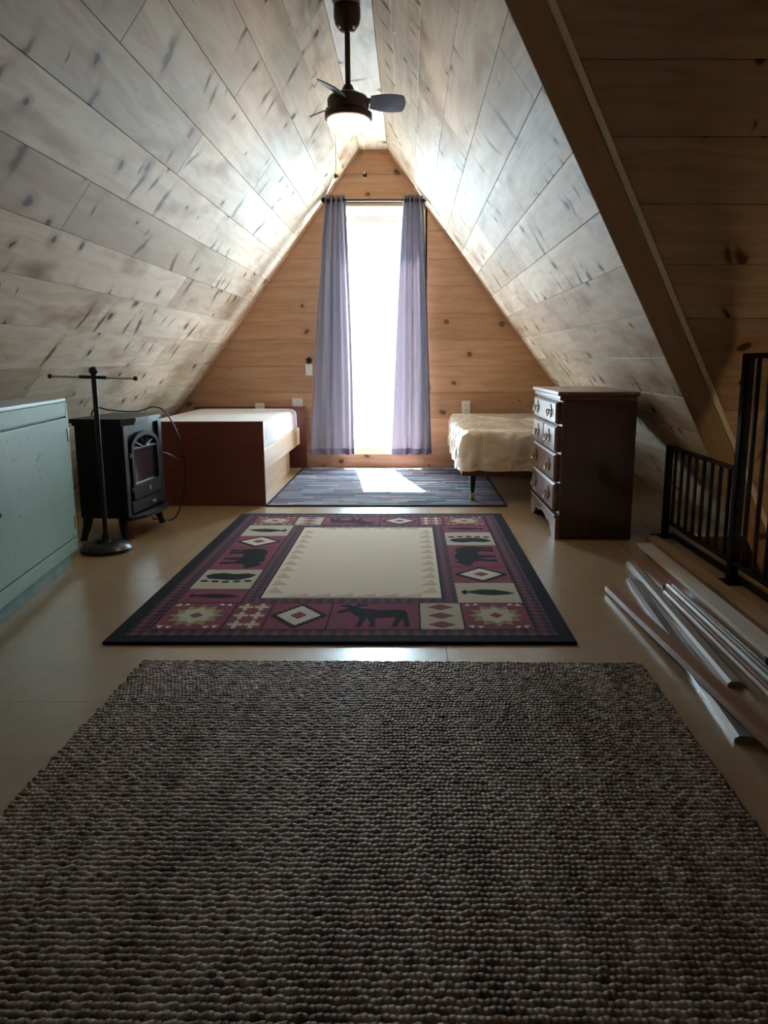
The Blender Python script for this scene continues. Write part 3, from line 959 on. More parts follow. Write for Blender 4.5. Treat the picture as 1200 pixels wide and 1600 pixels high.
tg = box('paper_tag', (-1.335, BY1 - .041, 0.49), (-1.255, BY1 - .0352, 0.562), M['white_plastic'], None, 0.002)
tag(tg, 'small cream paper tag on the cherry headboard', 'tag')

# ---------------------------------------------------------------- plastic wrapped bed on a metal frame
RX0, RX1, RY0, RY1 = 0.345, 1.30, 5.10, 6.80
fr2 = empty('metal_bedstead', ((RX0 + RX1) / 2, RY0, 0)); tag(fr2, 'rusty metal bed frame on casters under the plastic-wrapped mattress', 'bed frame')
def angle_rail(name, p0, p1):
    d = (Vector(p1) - Vector(p0))
    a, b = frame_from(d)
    o = P_(fr2, name, (min(p0[0], p1[0]) - .018, min(p0[1], p1[1]) - .018, p0[2] - .018), (max(p0[0], p1[0]) + .018, max(p0[1], p1[1]) + .018, p0[2] + .018), M['rust'], 0.004)
angle_rail('end_rail', (RX0 + .02, RY0 + .05, .19), (RX1 - .02, RY0 + .05, .19))
angle_rail('end_rail', (RX0 + .02, RY1 - .10, .19), (RX1 - .02, RY1 - .10, .19))
angle_rail('side_rail', (RX0 + .02, RY0 + .09, .19), (RX0 + .02, RY1 - .14, .19))
angle_rail('side_rail', (RX1 - .02, RY0 + .09, .19), (RX1 - .02, RY1 - .14, .19))
for (x, y) in ((RX0 + .075, RY0 + .05), (RX1 - .09, RY0 + .05), (RX0 + .075, RY1 - .1), (RX1 - .09, RY1 - .1)):
    lift = .0085 if x < .6 else 0.0
    bm = bmesh.new()
    add_lathe(bm, [(0, .175), (.022, .175), (.019, .12), (.011, .055), (.011, .045), (0, .045)], (x, y, 0), 14)
    lg = finish('leg', bm, M['black_metal'], fr2, smooth=True); lg.matrix_parent_inverse = Matrix.Translation(fr2.location).inverted()
    bm = bmesh.new()
    add_tube(bm, [(x - .014, y, .026 + lift), (x + .014, y, .026 + lift)], 0.026, 18)
    wh = finish('caster', bm, M['rubber'], lg, smooth=True)
bm = mattress('m', (RX0 - .01, RY0 + .02, 0.21), (RX1, RY1, 0.475), None, (0.13, 0.07), '')
bmesh.ops.triangulate(bm, faces=bm.faces[:])
mw = finish('mattress', bm, M['mattress_cream'], None, smooth=True, angle=60)
tag(mw, 'cream mattress wrapped in crinkled clear plastic behind the dresser', 'mattress')

def plastic_cover():
    from mathutils import noise as mn
    bm = bmesh.new()
    cxm, cym = (RX0 + RX1) / 2, (RY0 + RY1) / 2
    hx, hy = (RX1 - RX0) / 2 + .004, (RY1 - RY0) / 2 + .004
    # rings of a rounded box, from the skirt up over the top
    def outline(n, off, rc):
        pts = []
        for k in range(n):
            t = 2 * PI * k / n
            c, s = math.cos(t), math.sin(t)
            e = 0.16
            x = (abs(c) ** e) * math.copysign(1, c) * (hx + off)
            y = (abs(s) ** e) * math.copysign(1, s) * (hy + off)
            pts.append((x, y))
        # resample evenly
        L_ = [0]
        for i in range(n): L_.append(L_[-1] + math.hypot(pts[(i + 1) % n][0] - pts[i][0], pts[(i + 1) % n][1] - pts[i][1]))
        out = []
        m = 190
        j = 0
        for i in range(m):
            d = L_[-1] * i / m
            while L_[j + 1] < d: j += 1
            f = (d - L_[j]) / max(1e-9, L_[j + 1] - L_[j])
            p, q_ = pts[j % n], pts[(j + 1) % n]
            out.append((p[0] + (q_[0] - p[0]) * f, p[1] + (q_[1] - p[1]) * f))
        return out
    base = outline(720, 0.0, 0.1)
    levels = [(0.205, 1.0, .012), (0.235, 1.0, .012), (0.27, 1.0, .012), (0.31, 1.0, .010), (0.35, 1.0, .009), (0.39, 1.0, .008), (0.425, 0.992, .006), (0.455, 0.97, .005), (0.474, 0.93, .005), (0.481, 0.86, .005), (0.483, 0.70, .005), (0.484, 0.45, .005), (0.484, 0.2, .004)]
    rings = []
    for li, (z, s, off) in enumerate(levels):
        ring = []
        for (x, y) in base:
            r = math.hypot(x, y)
            ins = 0 if s == 1.0 else (1 - s) * (0.42 if s > 0.9 else 1)
            px, py = x * s if s < 0.9 else x * (1 - ins), y * s if s < 0.9 else y * (1 - ins)
            nz = mn.noise(Vector((x * 9, y * 9, z * 5))) + 0.6 * mn.noise(Vector((x * 22, y * 22, z * 14 + 3)))
            d = 0.016 + 0.024 * nz - 0.010 * abs(mn.noise(Vector((x * 14 + 2, y * 14, z * 9)))) if li < 8 else 0.0
            k = 1 + max(d, -.002) / max(r, .2)
            flare = 0.020 * max(0, (0.3 - z) / 0.1) * (0.5 + 0.5 * mn.noise(Vector((x * 5, y * 5, 7)))) if li < 3 else 0
            # loose corner of plastic that droops towards the room
            if x < -hx * 0.8 and y < -hy * 0.55 and li < 7: flare += 0.035 * (1 - li / 7)
            k += flare
            zz = z + (0.006 * nz if li >= 8 else 0.0) + (0.02 * mn.noise(Vector((x * 7, y * 7, 1))) if li == 0 else 0)
            ring.append(bm.verts.new((cxm + px * k, cym + py * k, max(zz, 0.212))))
        rings.append(ring)
    m = len(base)
    for a, b in zip(rings, rings[1:]):
        for i in range(m):
            bm.faces.new((a[i], a[(i + 1) % m], b[(i + 1) % m], b[i]))
    ctr = bm.verts.new((cxm, cym, 0.484))
    for i in range(m): bm.faces.new((rings[-1][i], rings[-1][(i + 1) % m], ctr))
    return finish('plastic_wrap', bm, M['plastic'], mw, smooth=True, angle=120)
plastic_cover()

# ---------------------------------------------------------------- dresser
dr = empty('dresser', (0.98, 4.41, 0)); tag(dr, 'dark wood chest of drawers with brass pulls beside the railing', 'dresser')
X0, X1, Y0, Y1, HT = 0.785, 1.165, 4.02, 4.81, 0.77
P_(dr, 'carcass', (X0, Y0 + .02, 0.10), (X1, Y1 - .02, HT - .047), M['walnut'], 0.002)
# top with a stepped moulding
P_(dr, 'top', (X0 - .03, Y0 - .012, HT - .022), (X1 + .01, Y1 + .03, HT), M['walnut_front'], 0.006)
P_(dr, 'top_moulding', (X0 - .018, Y0 - .004, HT - .047), (X1, Y1 + .018, HT - .022), M['walnut_front'], 0.008)
# plinth: side panel to the floor, scalloped front
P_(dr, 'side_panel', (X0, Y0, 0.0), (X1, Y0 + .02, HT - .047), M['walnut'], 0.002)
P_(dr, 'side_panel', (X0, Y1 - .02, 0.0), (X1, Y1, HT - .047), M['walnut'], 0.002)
poly = [(Y0 - .012, 0), (Y0 + .09, 0), (Y0 + .10, .02), (Y0 + .135, .026), (Y0 + .15, .05), (Y0 + .20, .062), (Y0 + .26, .056), (Y0 + .30, .07), (Y0 + .395, .078)]
poly = poly + [(Y0 + Y1 - y, z) for (y, z) in poly[::-1][1:]]
poly += [(Y1 + .012, .112), (Y0 - .012, .112)]
o = prism('scalloped_plinth', poly, lambda y, z: Vector((X0 - .022, y, z)), lambda y, z: Vector((X0, y, z)), M['walnut_front'], dr)
o.matrix_parent_inverse = Matrix.Translation(dr.location).inverted()
P_(dr, 'plinth_moulding', (X0 - .03, Y0 - .014, .112), (X0 + .001, Y1 + .014, .13), M['walnut_front'], 0.006)
def drawer(y0, y1, z0, z1, pulls):
    bm = bmesh.new()
    add_box(bm, (X0 - .02, y0 + .004, z0), (X0 + .002, y1 - .004, z1))
    fr_ = [f for f in bm.faces if f.normal.x < -.9]
    bmesh.ops.inset_region(bm, faces=fr_, thickness=0.014, depth=0.0)
    for f in fr_:
        for v in f.verts: v.co.x -= 0.010
    d = finish('drawer', bm, M['walnut_front'], dr)
    d.matrix_parent_inverse = Matrix.Translation(dr.location).inverted()
    for py in pulls:
        zc = (z0 + z1) / 2 + .005
        xf = X0 - .0305
        pl_poly = []
        for k in range(20):
            a = 2 * PI * k / 20
            r_ = 0.030 * (1 + 0.22 * math.cos(4 * a))
            pl_poly.append((py + r_ * 1.15 * math.cos(a), zc + r_ * math.sin(a)))
        pp = prism('pull_plate', pl_poly, lambda y, z: Vector((xf, y, z)), lambda y, z: Vector((xf - .004, y, z)), M['bronze'], d)
        pts = []
        for k in range(11):
            a = PI + PI * k / 10
            pts.append((xf - .016 - .006 * math.sin(-a), py + .030 * math.cos(a), zc + .004 + .030 * math.sin(a)))
        tube('bail', [(xf - .003, py - .030, zc + .004)] + pts + [(xf - .003, py + .030, zc + .004)], 0.0042, M['brass'], d, 8)
ya, yb2 = Y0 + .035, Y1 - .035
w_ = yb2 - ya
drawer(ya, yb2, 0.600, 0.715, (ya + w_ * .2, ya + w_ * .8))
drawer(ya, ya + w_ / 2, 0.455, 0.590, (ya + w_ * .25,))
drawer(ya + w_ / 2, yb2, 0.455, 0.590, (ya + w_ * .75,))
drawer(ya, yb2, 0.300, 0.445, (ya + w_ * .2, ya + w_ * .8))
drawer(ya, yb2, 0.142, 0.290, (ya + w_ * .2, ya + w_ * .8))

# ---------------------------------------------------------------- black railing round the stair opening
RXL = 1.365
rl = empty('stair_railing', (RXL, 3.2, 0)); tag(rl, 'black iron railing along the stair opening, low end by the dresser', 'railing')
def rbar(name, lo, hi, bev=0.002):
    return P_(rl, name, lo, hi, M['black_iron'], bev)
def post(y, h, r=0.019):
    p = rbar('post', (RXL - r, y - r, 0.006), (RXL + r, y + r, h))
    f = box('base_flange', (RXL - .06, y - .045, 0.0), (RXL + .06, y + .045, 0.008), M['black_iron'], p, 0.002)
post(4.08, 0.485, 0.016); post(3.2, 0.955); post(1.0, 0.955); post(-1.0, 0.955)
rbar('top_rail', (RXL - .016, 3.219, 0.475), (RXL + .016, 4.10, 0.489))
rbar('top_rail', (RXL - .019, -1.1, 0.935), (RXL + .019, 3.181, 0.955))
rbar('bottom_rail', (RXL - .010, 3.219, 0.085), (RXL + .010, 4.064, 0.101))
rbar('bottom_rail', (RXL - .010, -1.0, 0.085), (RXL + .010, 3.181, 0.101))
for i in range(8):
    y = 3.98 - i * 0.098
    rbar('baluster', (RXL - .007, y - .007, 0.101), (RXL + .007, y + .007, 0.476))
for i in range(40):
    y = 3.10 - i * 0.102
    if abs(y - 1.0) > .03: rbar('baluster', (RXL - .0075, y - .0075, 0.101), (RXL + .0075, y + .0075, 0.936))
sh = box('trim_stair_shoe', (RXL + .03, YF, 0.0), (RXL + .055, 4.10, 0.018), M['black_iron'], None, 0.002)
structure(sh, 'dark shoe strip at the foot of the railing', 'trim')

# ---------------------------------------------------------------- electric stove
st = empty('electric_stove', (-1.575, 4.225, 0), 0.0); tag(st, 'black cast-style electric stove heater beside the cherry bed', 'stove')
st.rotation_euler = (0, 0, math.radians(-5))
# local: front faces +X, width along Y
SWd, SDp = 0.245, 0.125
box('body', (-SDp, -SWd + .015, 0.115), (SDp - .012, SWd - .015, 0.60), M['black_paint'], st, 0.004)
bm = bmesh.new()
poly = [(-SDp - .01, -SWd - .012), (SDp + .012, -SWd - .012), (SDp + .045, -SWd * .62), (SDp + .05, 0), (SDp + .045, SWd * .62), (SDp + .012, SWd + .012), (-SDp - .01, SWd + .012)]
add_prism(bm, poly, lambda x, y: Vector((x, y, 0.612)), lambda x, y: Vector((x, y, 0.634)))
add_prism(bm, [(x * .94, y * .96) for x, y in poly], lambda x, y: Vector((x, y, 0.598)), lambda x, y: Vector((x, y, 0.612)))
finish('top_plate', bm, M['black_paint'], st)
# front: frame with arched opening
fx0, fx1 = SDp - .012, SDp + .012
def fpoly(name, poly, x0, x1, mat, par=st):
    return prism(name, poly, lambda y, z: Vector((x0, y, z)), lambda y, z: Vector((x1, y, z)), mat, par)
box('corner_stile', (fx0, -SWd, 0.115), (fx1 + .004, -SWd + .05, 0.598), M['black_paint'], st, 0.006)
box('corner_stile', (fx0, SWd - .05, 0.115), (fx1 + .004, SWd, 0.598), M['black_paint'], st, 0.006)
box('front_panel', (fx0, -SWd + .05, 0.215), (fx1 - .012, SWd - .05, 0.598), M['black_paint'], st, 0)
dw = 0.175
arch = [(-dw, 0.47)] + [(-dw * math.cos(PI * i / 16), 0.47 + 0.085 * math.sin(PI * i / 16)) for i in range(17)] + [(dw, 0.47)]
door_out = [(-dw, 0.205)] + arch[1:-1] + [(dw, 0.205)]
iw = dw - .026
arch_in = [(-iw * math.cos(PI * i / 16), 0.472 + 0.063 * math.sin(PI * i / 16)) for i in range(17)]
sd = empty_door = None
# arched door ring as quads
bm = bmesh.new()
def ringpts(w, ztop, rise, zb):
    return [(-w, zb)] + [(-w * math.cos(PI * i / 16), ztop + rise * math.sin(PI * i / 16)) for i in range(17)] + [(w, zb)]
o1 = ringpts(dw, .470, .085, .205); i1 = ringpts(iw, .470, .062, .285)
for xx in (fx1 - .010, fx1 + .012):
    pass
vo = [[bm.verts.new((xx, y, z)) for (y, z) in o1] for xx in (fx1 - .012, fx1 + .012)]
vi = [[bm.verts.new((xx, y, z)) for (y, z) in i1] for xx in (fx1 - .012, fx1 + .012)]
n_ = len(o1)
for i in range(n_):
    j = (i + 1) % n_
    bm.faces.new((vo[1][i], vo[1][j], vi[1][j], vi[1][i]))
    bm.faces.new((vo[0][i], vo[0][j], vo[1][j], vo[1][i]))
    bm.faces.new((vi[0][i], vi[0][j], vi[1][j], vi[1][i]))
sdoor = finish('stove_door', bm, M['black_paint'], st)
fpoly('glass', i1, fx1 - .008, fx1 - .004, M['ember_glass'], sdoor)
box('mullion_bar', (fx1 - .006, -iw, .462), (fx1 + .008, iw, .474), M['black_paint'], sdoor, 0.002)
for k in range(1, 5):
    a = PI * k / 5
    bm = bmesh.new()
    add_tube(bm, [(fx1, 0.03 * -math.cos(a), .474), (fx1, -iw * .97 * math.cos(a), .468 + .062 * math.sin(a))], 0.006, 6)
    finish('sunburst_mullion', bm, M['black_paint'], sdoor)
lathe_bm = bmesh.new()
add_lathe(lathe_bm, [(0, 0), (.014, 0), (.014, .004), (0, .005)], (0, 0, 0), 16)
bmesh.ops.transform(lathe_bm, matrix=Matrix.Translation((fx1 + .012, 0.02, .245)) @ Matrix.Rotation(PI / 2, 4, 'Y'), verts=lathe_bm.verts[:])
finish('badge', lathe_bm, M['badge'], sdoor)
for z in (.26, .44):
    box('hinge', (fx1 - .012, -dw - .022, z - .012), (fx1 + .012, -dw, z + .012), M['black_paint'], sdoor, 0.003)
box('control_panel', (fx0, -SWd + .045, 0.135), (fx1 + .010, SWd - .045, 0.200), M['black_paint'], st, 0.006)
for y in (0.035, 0.06):
    bm = bmesh.new()
    add_lathe(bm, [(0, 0), (.010, 0), (.008, .014), (0, .015)], (0, 0, 0), 14)
    bmesh.ops.transform(bm, matrix=Matrix.Translation((fx1 + .010, y, .165)) @ Matrix.Rotation(PI / 2, 4, 'Y'), verts=bm.verts[:])
    finish('knob', bm, M['steel'], st, smooth=True)
bm = bmesh.new()
poly = [(fx0, -SWd), (fx1 + .02, -SWd), (fx1 + .06, -SWd * .6), (fx1 + .068, 0), (fx1 + .06, SWd * .6), (fx1 + .02, SWd), (fx0, SWd)]
add_prism(bm, poly, lambda x, y: Vector((x, y, 0.108)), lambda x, y: Vector((x, y, 0.126)))
finish('ash_lip', bm, M['black_paint'], st)
for sx in (-1, 1):
    for sy in (-1, 1):
        xx = sx * (SDp - .03); yy = sy * (SWd - .035)
        bm = bmesh.new()
        add_tube(bm, [(xx, yy, .118), (xx + sx * .004, yy + sy * .012, .07), (xx + sx * .014, yy + sy * .028, .02), (xx + sx * .018, yy + sy * .032, .0)], [.027, .022, .016, .02], 8)
        finish('leg', bm, M['black_paint'], st, smooth=True)
def smooth_path(pts, n=8):
    pts = [Vector(p) for p in pts]
    out = []
    for i in range(len(pts) - 1):
        p0 = pts[max(i - 1, 0)]; p1 = pts[i]; p2 = pts[i + 1]; p3 = pts[min(i + 2, len(pts) - 1)]
        for k in range(n):
            t = k / n
            out.append(0.5 * ((2 * p1) + (-p0 + p2) * t + (2 * p0 - 5 * p1 + 4 * p2 - p3) * t * t + (-p0 + 3 * p1 - 3 * p2 + p3) * t ** 3))
    out.append(pts[-1])
    return out
tube('power_cord', smooth_path([(-.13, .0, .50), (-.145, .0, .62), (-.12, .01, .675), (-.06, .05, .66), (0.03, .18, .645), (.09, .28, .665), (.145, .33, .62), (.195, .38, .45), (.21, .39, .25), (.19, .34, .08), (.15, .29, .006), (.02, .32, .006)]), 0.0042, M['black_metal'], st, 8)
tube('thermostat_wire', smooth_path([(.10, .235, .395), (.125, .30, .40), (.15, .36, .375), (.165, .40, .345)]), 0.003, M['black_metal'], st, 6)

# ---------------------------------------------------------------- stand with a crossbar
cs = empty('towel_stand', (-1.503, 3.77, 0)); tag(cs, 'black towel stand with round base and crossbar in front of the stove', 'stand')
lathe('base', [(0, 0), (.118, 0), (.123, .006), (.123, .018), (.112, .028), (.106, .036), (.06, .048), (.022, .056), (0, .056)], (0, 0, 0), M['black_metal'], cs, 40)
tube('pole', [(0, 0, .05), (0, 0, .862)], 0.0125, M['black_metal'], cs, 14)
lathe('collar', [(0, .05), (.022, .05), (.020, .075), (.0135, .09), (0, .09)], (0, 0, 0), M['black_metal'], cs, 20)
ball('top_ball', (0, 0, .878), 0.021, M['black_metal'], cs)
tube('sleeve', [(-.068, 0, .850), (.062, 0, .846)], 0.0085, M['black_metal'], cs, 10)
tube('crossbar', [(-.205, 0, .853), (.195, 0, .842)], 0.0052, M['steel'], cs, 10)
ball('end_ball', (-.208, 0, .853), 0.0115, M['black_metal'], cs)
ball('end_ball', (.198, 0, .842), 0.0115, M['black_metal'], cs)

# ---------------------------------------------------------------- mint cabinet
cb = empty('cabinet', (-1.548, 3.52, 0)); tag(cb, 'old mint green painted cabinet with chipped paint and brass hinges', 'cabinet')
ca = math.atan2(-0.104, 0.886)
cb.rotation_euler = (0, 0, math.radians(-172.6) + PI / 1 * 0)
# local frame: +X along the face away from the far corner, +Y into the cabinet ... built with explicit axes
cb.rotation_euler = (0, 0, -PI / 2 + 0.112)
CW, CD, CH = 1.42, 0.20, 0.745
# local x runs towards the camera, local y is the outward face (+y = into the room)
box('carcass', (0, -CD, 0.07), (CW, 0, CH), M['mint'], cb, 0.003)
box('top', (-.006, -CD, CH), (CW + .006, .008, CH + .016), M['mint_top'], cb, 0.004)
box('plinth', (0.02, -CD + .02, 0.0), (CW - .02, -.018, 0.07), M['mint_worn'], cb, 0.002)
box('face_stile', (0, 0, 0.07), (0.028, .014, CH), M['mint'], cb, 0.003)
box('face_rail', (0.028, 0, CH - .062), (CW - .028, .014, CH), M['mint'], cb, 0.003)
box('face_rail', (0.028, 0, 0.07), (CW - .028, .014, 0.130), M['mint'], cb, 0.003)
box('face_stile', (CW - .028, 0, 0.07), (CW, .014, CH), M['mint'], cb, 0.003)
cd1 = box('door', (0.033, 0.001, 0.136), (0.905, .017, CH - .068), M['mint'], cb, 0.004)
cd2 = box('door', (0.910, 0.001, 0.136), (CW - .033, .017, CH - .068), M['mint'], cb, 0.004)
for z in (.205, .60):
    h = box('hinge', (0.018, .014, z - .03), (0.040, .021, z + .03), M['brass'], cd1, 0.003)
lk = box('lock_plate', (0.862, .017, .37), (0.888, .020, .43), M['rust'], cd1, 0.002)
ball('keyhole_knob', (0.875, .026, .40), 0.011, M['black_metal'], cd1, 12)

# ---------------------------------------------------------------- loose lumber on the floor
def lumber(name, label, A, B, w, th, z0, mat, prof='rect', mitre=0.0, z1=None):
    A = Vector((A[0], A[1], 0)); B = Vector((B[0], B[1], 0))
    d = (B - A); L_ = d.length
    ang = math.atan2(d.y, d.x)
    if prof == 'rect':
        ps = [(-w / 2, 0), (w / 2, 0), (w / 2, th), (-w / 2, th)]
    elif prof == 'bevel':
        ps = [(-w / 2, 0), (w / 2, 0), (w / 2, th * .55), (w * .18, th), (-w * .30, th), (-w / 2, th * .6)]
    else:
        ps = [(-w / 2, 0), (w / 2, 0), (w / 2, th * .8), (w * .30, th), (w * .12, th), (w * .05, th * .7), (-w * .12, th * .7), (-w * .18, th), (-w * .36, th), (-w / 2, th * .5)]
    bm = bmesh.new()
    add_prism(bm, ps, lambda y, z: Vector((mitre * (y + w / 2), y, z)), lambda y, z: Vector((L_, y, z)))
    o = finish(name, bm, mat)
    tilt = 0.0 if z1 is None else math.atan2(z1 - z0, L_)
    o.location = (A.x, A.y, z0)
    o.rotation_euler = (0, -tilt, ang)
    tag(o, label, 'lumber', 'loose lumber beside the railing')
    return o
lumber('wood_strip', 'square reddish grey wood strip lying on top, nearest the braided rug', (0.815, 3.06), (0.875, 1.15), 0.040, 0.022, 0.006, M['lumber_red'], z1=0.046)
lumber('moulding_strip', 'glossy bluish moulding strip with a brown cut end by the braided rug', (0.955, 3.22), (0.832, 1.785), 0.058, 0.018, 0.0, M['lumber_gloss'], 'bevel', 0.6)
lumber('moulding_strip', 'pale grey strip with a pointed far end, second from the braided rug', (1.025, 3.50), (0.945, 2.12), 0.050, 0.018, 0.0, M['lumber_grey'], 'bevel', 1.2)
lumber('moulding_strip', 'grooved grey moulding with mitred end, middle of the lumber pile', (1.062, 3.07), (1.025, 1.20), 0.036, 0.018, 0.0185, M['lumber_grey'], 'groove', 0.9)
lumber('moulding_strip', 'grooved brownish moulding beside the mitred grey one', (1.020, 2.98), (0.978, 1.20), 0.030, 0.016, 0.0185, M['lumber_red'], 'groove', 0.9)
lumber('moulding_strip', 'shiny dark moulding between grooved strips and pale board', (1.085, 2.86), (1.062, 1.20), 0.030, 0.020, 0.0, M['lumber_gloss'], 'groove', 0.8)
lumber('wood_strip', 'thin reddish strip reaching farthest toward the dresser', (1.095, 3.93), (1.068, 3.12), 0.034, 0.014, 0.0, M['lumber_red'])
lumber('wood_board', 'thick dark board under the pale grey board', (1.155, 3.55), (1.125, 2.27), 0.060, 0.034, 0.0, M['lumber_red'])
lumber('wood_board', 'flat pale grey board lying over a dark board', (1.150, 3.72), (1.125, 1.90), 0.066, 0.016, 0.034, M['lumber_pale'])
lumber('wood_board', 'narrow brown board between pale board and railing plank', (1.215, 3.80), (1.21, 1.30), 0.045, 0.018, 0.0, M['lumber_red'])
lumber('wood_board', 'wide tan plank lying along the foot of the railing', (1.275, 4.02), (1.275, 1.10), 0.062, 0.020, 0.0, M['lumber_tan'])

# ---------------------------------------------------------------- rugs
# braided jute rug: rows of chunky yarn
jr_root = empty('braided_rug', (-0.052, 2.30, 0), math.radians(-0.9)); tag(jr_root, 'chunky brown jute rug of knotted rows in the foreground', 'rug')
JW, JL, PITCHR = 1.55, 2.75, 0.0155
box('backing', (-JW / 2 + .004, -JL, 0.0), (JW / 2 - .004, -.004, 0.004), M['jute_back'], jr_root, 0)
def jute_row(seed):
    rr = random.Random(seed)
    stl = 0.0105
    nst = int(JW / stl)
    per = 4
    bm = bmesh.new()
    rings = []
    hs = [rr.uniform(0.80, 1.12) for _ in range(nst + 2)]
    wob = [rr.uniform(-.0016, .0016) for _ in range(nst + 2)]
    x0 = -JW / 2 + rr.uniform(-.005, .005)
    for i in range(nst * per + 1):
        s = i / per
        k = int(s); f = s - k
        h = hs[k] * (1 - f) + hs[k + 1] * f
        b = abs(math.sin(PI * s)) ** 0.6
        w = 0.0078 * (0.88 + 0.13 * b)
        ht = 0.0088 * h * (0.84 + 0.18 * b)
        y = wob[k] * (1 - f) + wob[k + 1] * f + 0.0016 * math.sin(s * 2.1 + seed)
        ring = []
        for q_ in range(7):
            a = PI * q_ / 6
            skew = 0.006 * (f - .5) * math.sin(a)
            ring.append(bm.verts.new((x0 + s * stl + skew * 0.8, y + w * math.copysign(abs(math.cos(a)) ** 0.7, math.cos(a)), 0.003 + ht * max(0.0, math.sin(a)) ** 0.6)))
        rings.append(ring)
    for a, b in zip(rings, rings[1:]):
        for q_ in range(6):
            bm.faces.new((a[q_], a[q_ + 1], b[q_ + 1], b[q_]))
    bm.faces.new(rings[0]); bm.faces.new(rings[-1][::-1])
    o = finish('yarn_row', bm, M['jute'], jr_root, smooth=True, angle=180)
    return o
protos = [jute_row(s) for s in range(6)]
nrow = int(JL / PITCHR)
rj2 = random.Random(9)
for i in range(nrow):
    y = -0.012 - i * PITCHR
    if i < 6:
        o = protos[i]
    else:
        o = protos[rj2.randrange(6)].copy()
        COL.objects.link(o); o.parent = jr_root
    o.location = (rj2.uniform(-.004, .004), y, 0)

# lodge rug: flat woven motifs laid out in panels
LW, LL = 1.578, 2.205
lr = empty('lodge_rug', (-1.021, 2.46, 0)); tag(lr, 'burgundy and black lodge rug with bears, moose and a cream centre', 'rug')
TH = 0.011
bm = bmesh.new(); add_box(bm, (0, 0, 0), (LW, LL, TH), 0.004, 2)
finish('black_border', bm, M['r_black'], lr)
def flat(name, poly, mat, level=1, par=lr):
    z0 = TH - .001; z1 = TH + 0.0007 * level
    return prism(name, poly, lambda x, y: Vector((x, y, z0)), lambda x, y: Vector((x, y, z1)), mat, par)
def rect(name, x0, y0_, x1, y1_, mat, level=1, par=lr):
    return flat(name, [(x0, y0_), (x1, y0_), (x1, y1_), (x0, y1_)], mat, level, par)
b0, b1 = 0.055, 0.115       # plaid edge band
rect('plaid_band', b0, b0, LW - b0, b1, M['plaid']); rect('plaid_band', b0, LL - b1, LW - b0, LL - b0, M['plaid'])
rect('plaid_band', b0, b1, b1, LL - b1, M['plaid']); rect('plaid_band', LW - b1, b1, LW - b0, LL - b1, M['plaid'])
F0x, F1x, F0y, F1y = 0.437, 1.147, 0.485, 1.80       # cream field
g = 0.062
rect('inner_plaid', F0x - g, F0y - g, F1x + g, F0y - .008, M['plaid']); rect('inner_plaid', F0x - g, F1y + .008, F1x + g, F1y + g, M['plaid'])
rect('inner_plaid', F0x - g, F0y - .008, F0x - .008, F1y + .008, M['plaid']); rect('inner_plaid', F1x + .008, F0y - .008, F1x + g, F1y + .008, M['plaid'])
fld = rect('cream_field', F0x, F0y, F1x, F1y, M['r_cream'], 1)
# stepped triangles round the field edge
for i in range(11):
    y = F0y + .115 + i * (F1y - F0y - .22) / 10
    flat('field_triangle', [(F0x + .012, y - .045), (F0x + .075, y - .045), (F0x + .03, y + .035)], M['r_tan'], 2)
    flat('field_triangle', [(F1x - .012, y - .045), (F1x - .075, y - .045), (F1x - .03, y + .035)], M['r_tan'], 2)
for i in range(6):
    x = F0x + .13 + i * (F1x - F0x - .26) / 5
    flat('field_triangle', [(x - .05, F0y + .010), (x + .05, F0y + .010), (x + .05, F0y + .06)], M['r_tan'], 2)
    flat('field_triangle', [(x - .05, F1y - .010), (x + .05, F1y - .010), (x + .05, F1y - .06)], M['r_tan'], 2)

BEAR = [(-.50, .02), (-.47, .16), (-.40, .24), (-.28, .28), (-.12, .26), (.02, .30), (.16, .30), (.24, .25), (.31, .27), (.34, .32), (.38, .27), (.47, .20), (.52, .13), (.49, .09), (.38, .07), (.30, .02), (.28, -.10), (.30, -.26), (.34, -.30), (.22, -.30), (.20, -.12), (.12, -.06), (.08, -.26), (.12, -.30), (.00, -.30), (-.02, -.06), (-.16, -.05), (-.24, -.12), (-.22, -.26), (-.18, -.30), (-.30, -.30), (-.34, -.10), (-.38, -.16), (-.36, -.28), (-.32, -.31), (-.45, -.31), (-.46, -.12)]
MOOSE = [(-.44, .12), (-.40, .20), (-.28, .22), (-.05, .20), (.10, .26), (.20, .28), (.26, .34), (.18, .38), (.10, .36), (.14, .44), (.20, .42), (.24, .48), (.29, .40), (.31, .34), (.36, .42), (.42, .46), (.42, .40), (.50, .42), (.46, .34), (.36, .32), (.40, .28), (.50, .18), (.52, .12), (.46, .10), (.38, .16), (.32, .12), (.28, .02), (.20, -.04), (.20, -.24), (.24, -.40), (.16, -.40), (.14, -.24), (.10, -.06), (.04, -.30), (.06, -.40), (-.02, -.40), (-.02, -.10), (-.20, -.06), (-.30, -.08), (-.26, -.24), (-.24, -.40), (-.32, -.40), (-.34, -.22), (-.38, -.10), (-.40, -.24), (-.40, -.40), (-.48, -.40), (-.46, -.16)]
FISH = [(-.50, .02), (-.42, .14), (-.36, .06), (-.10, .16), (.16, .14), (.40, .04), (.52, -.06), (.36, -.12), (.10, -.16), (-.14, -.12), (-.36, -.02), (-.44, -.12)]
PADP = [(-.44, -.08), (-.36, .06), (-.16, .10), (.02, .14), (.22, .12), (.38, .02), (.46, -.12), (.30, -.20), (.06, -.16), (-.14, -.22), (-.34, -.18)]
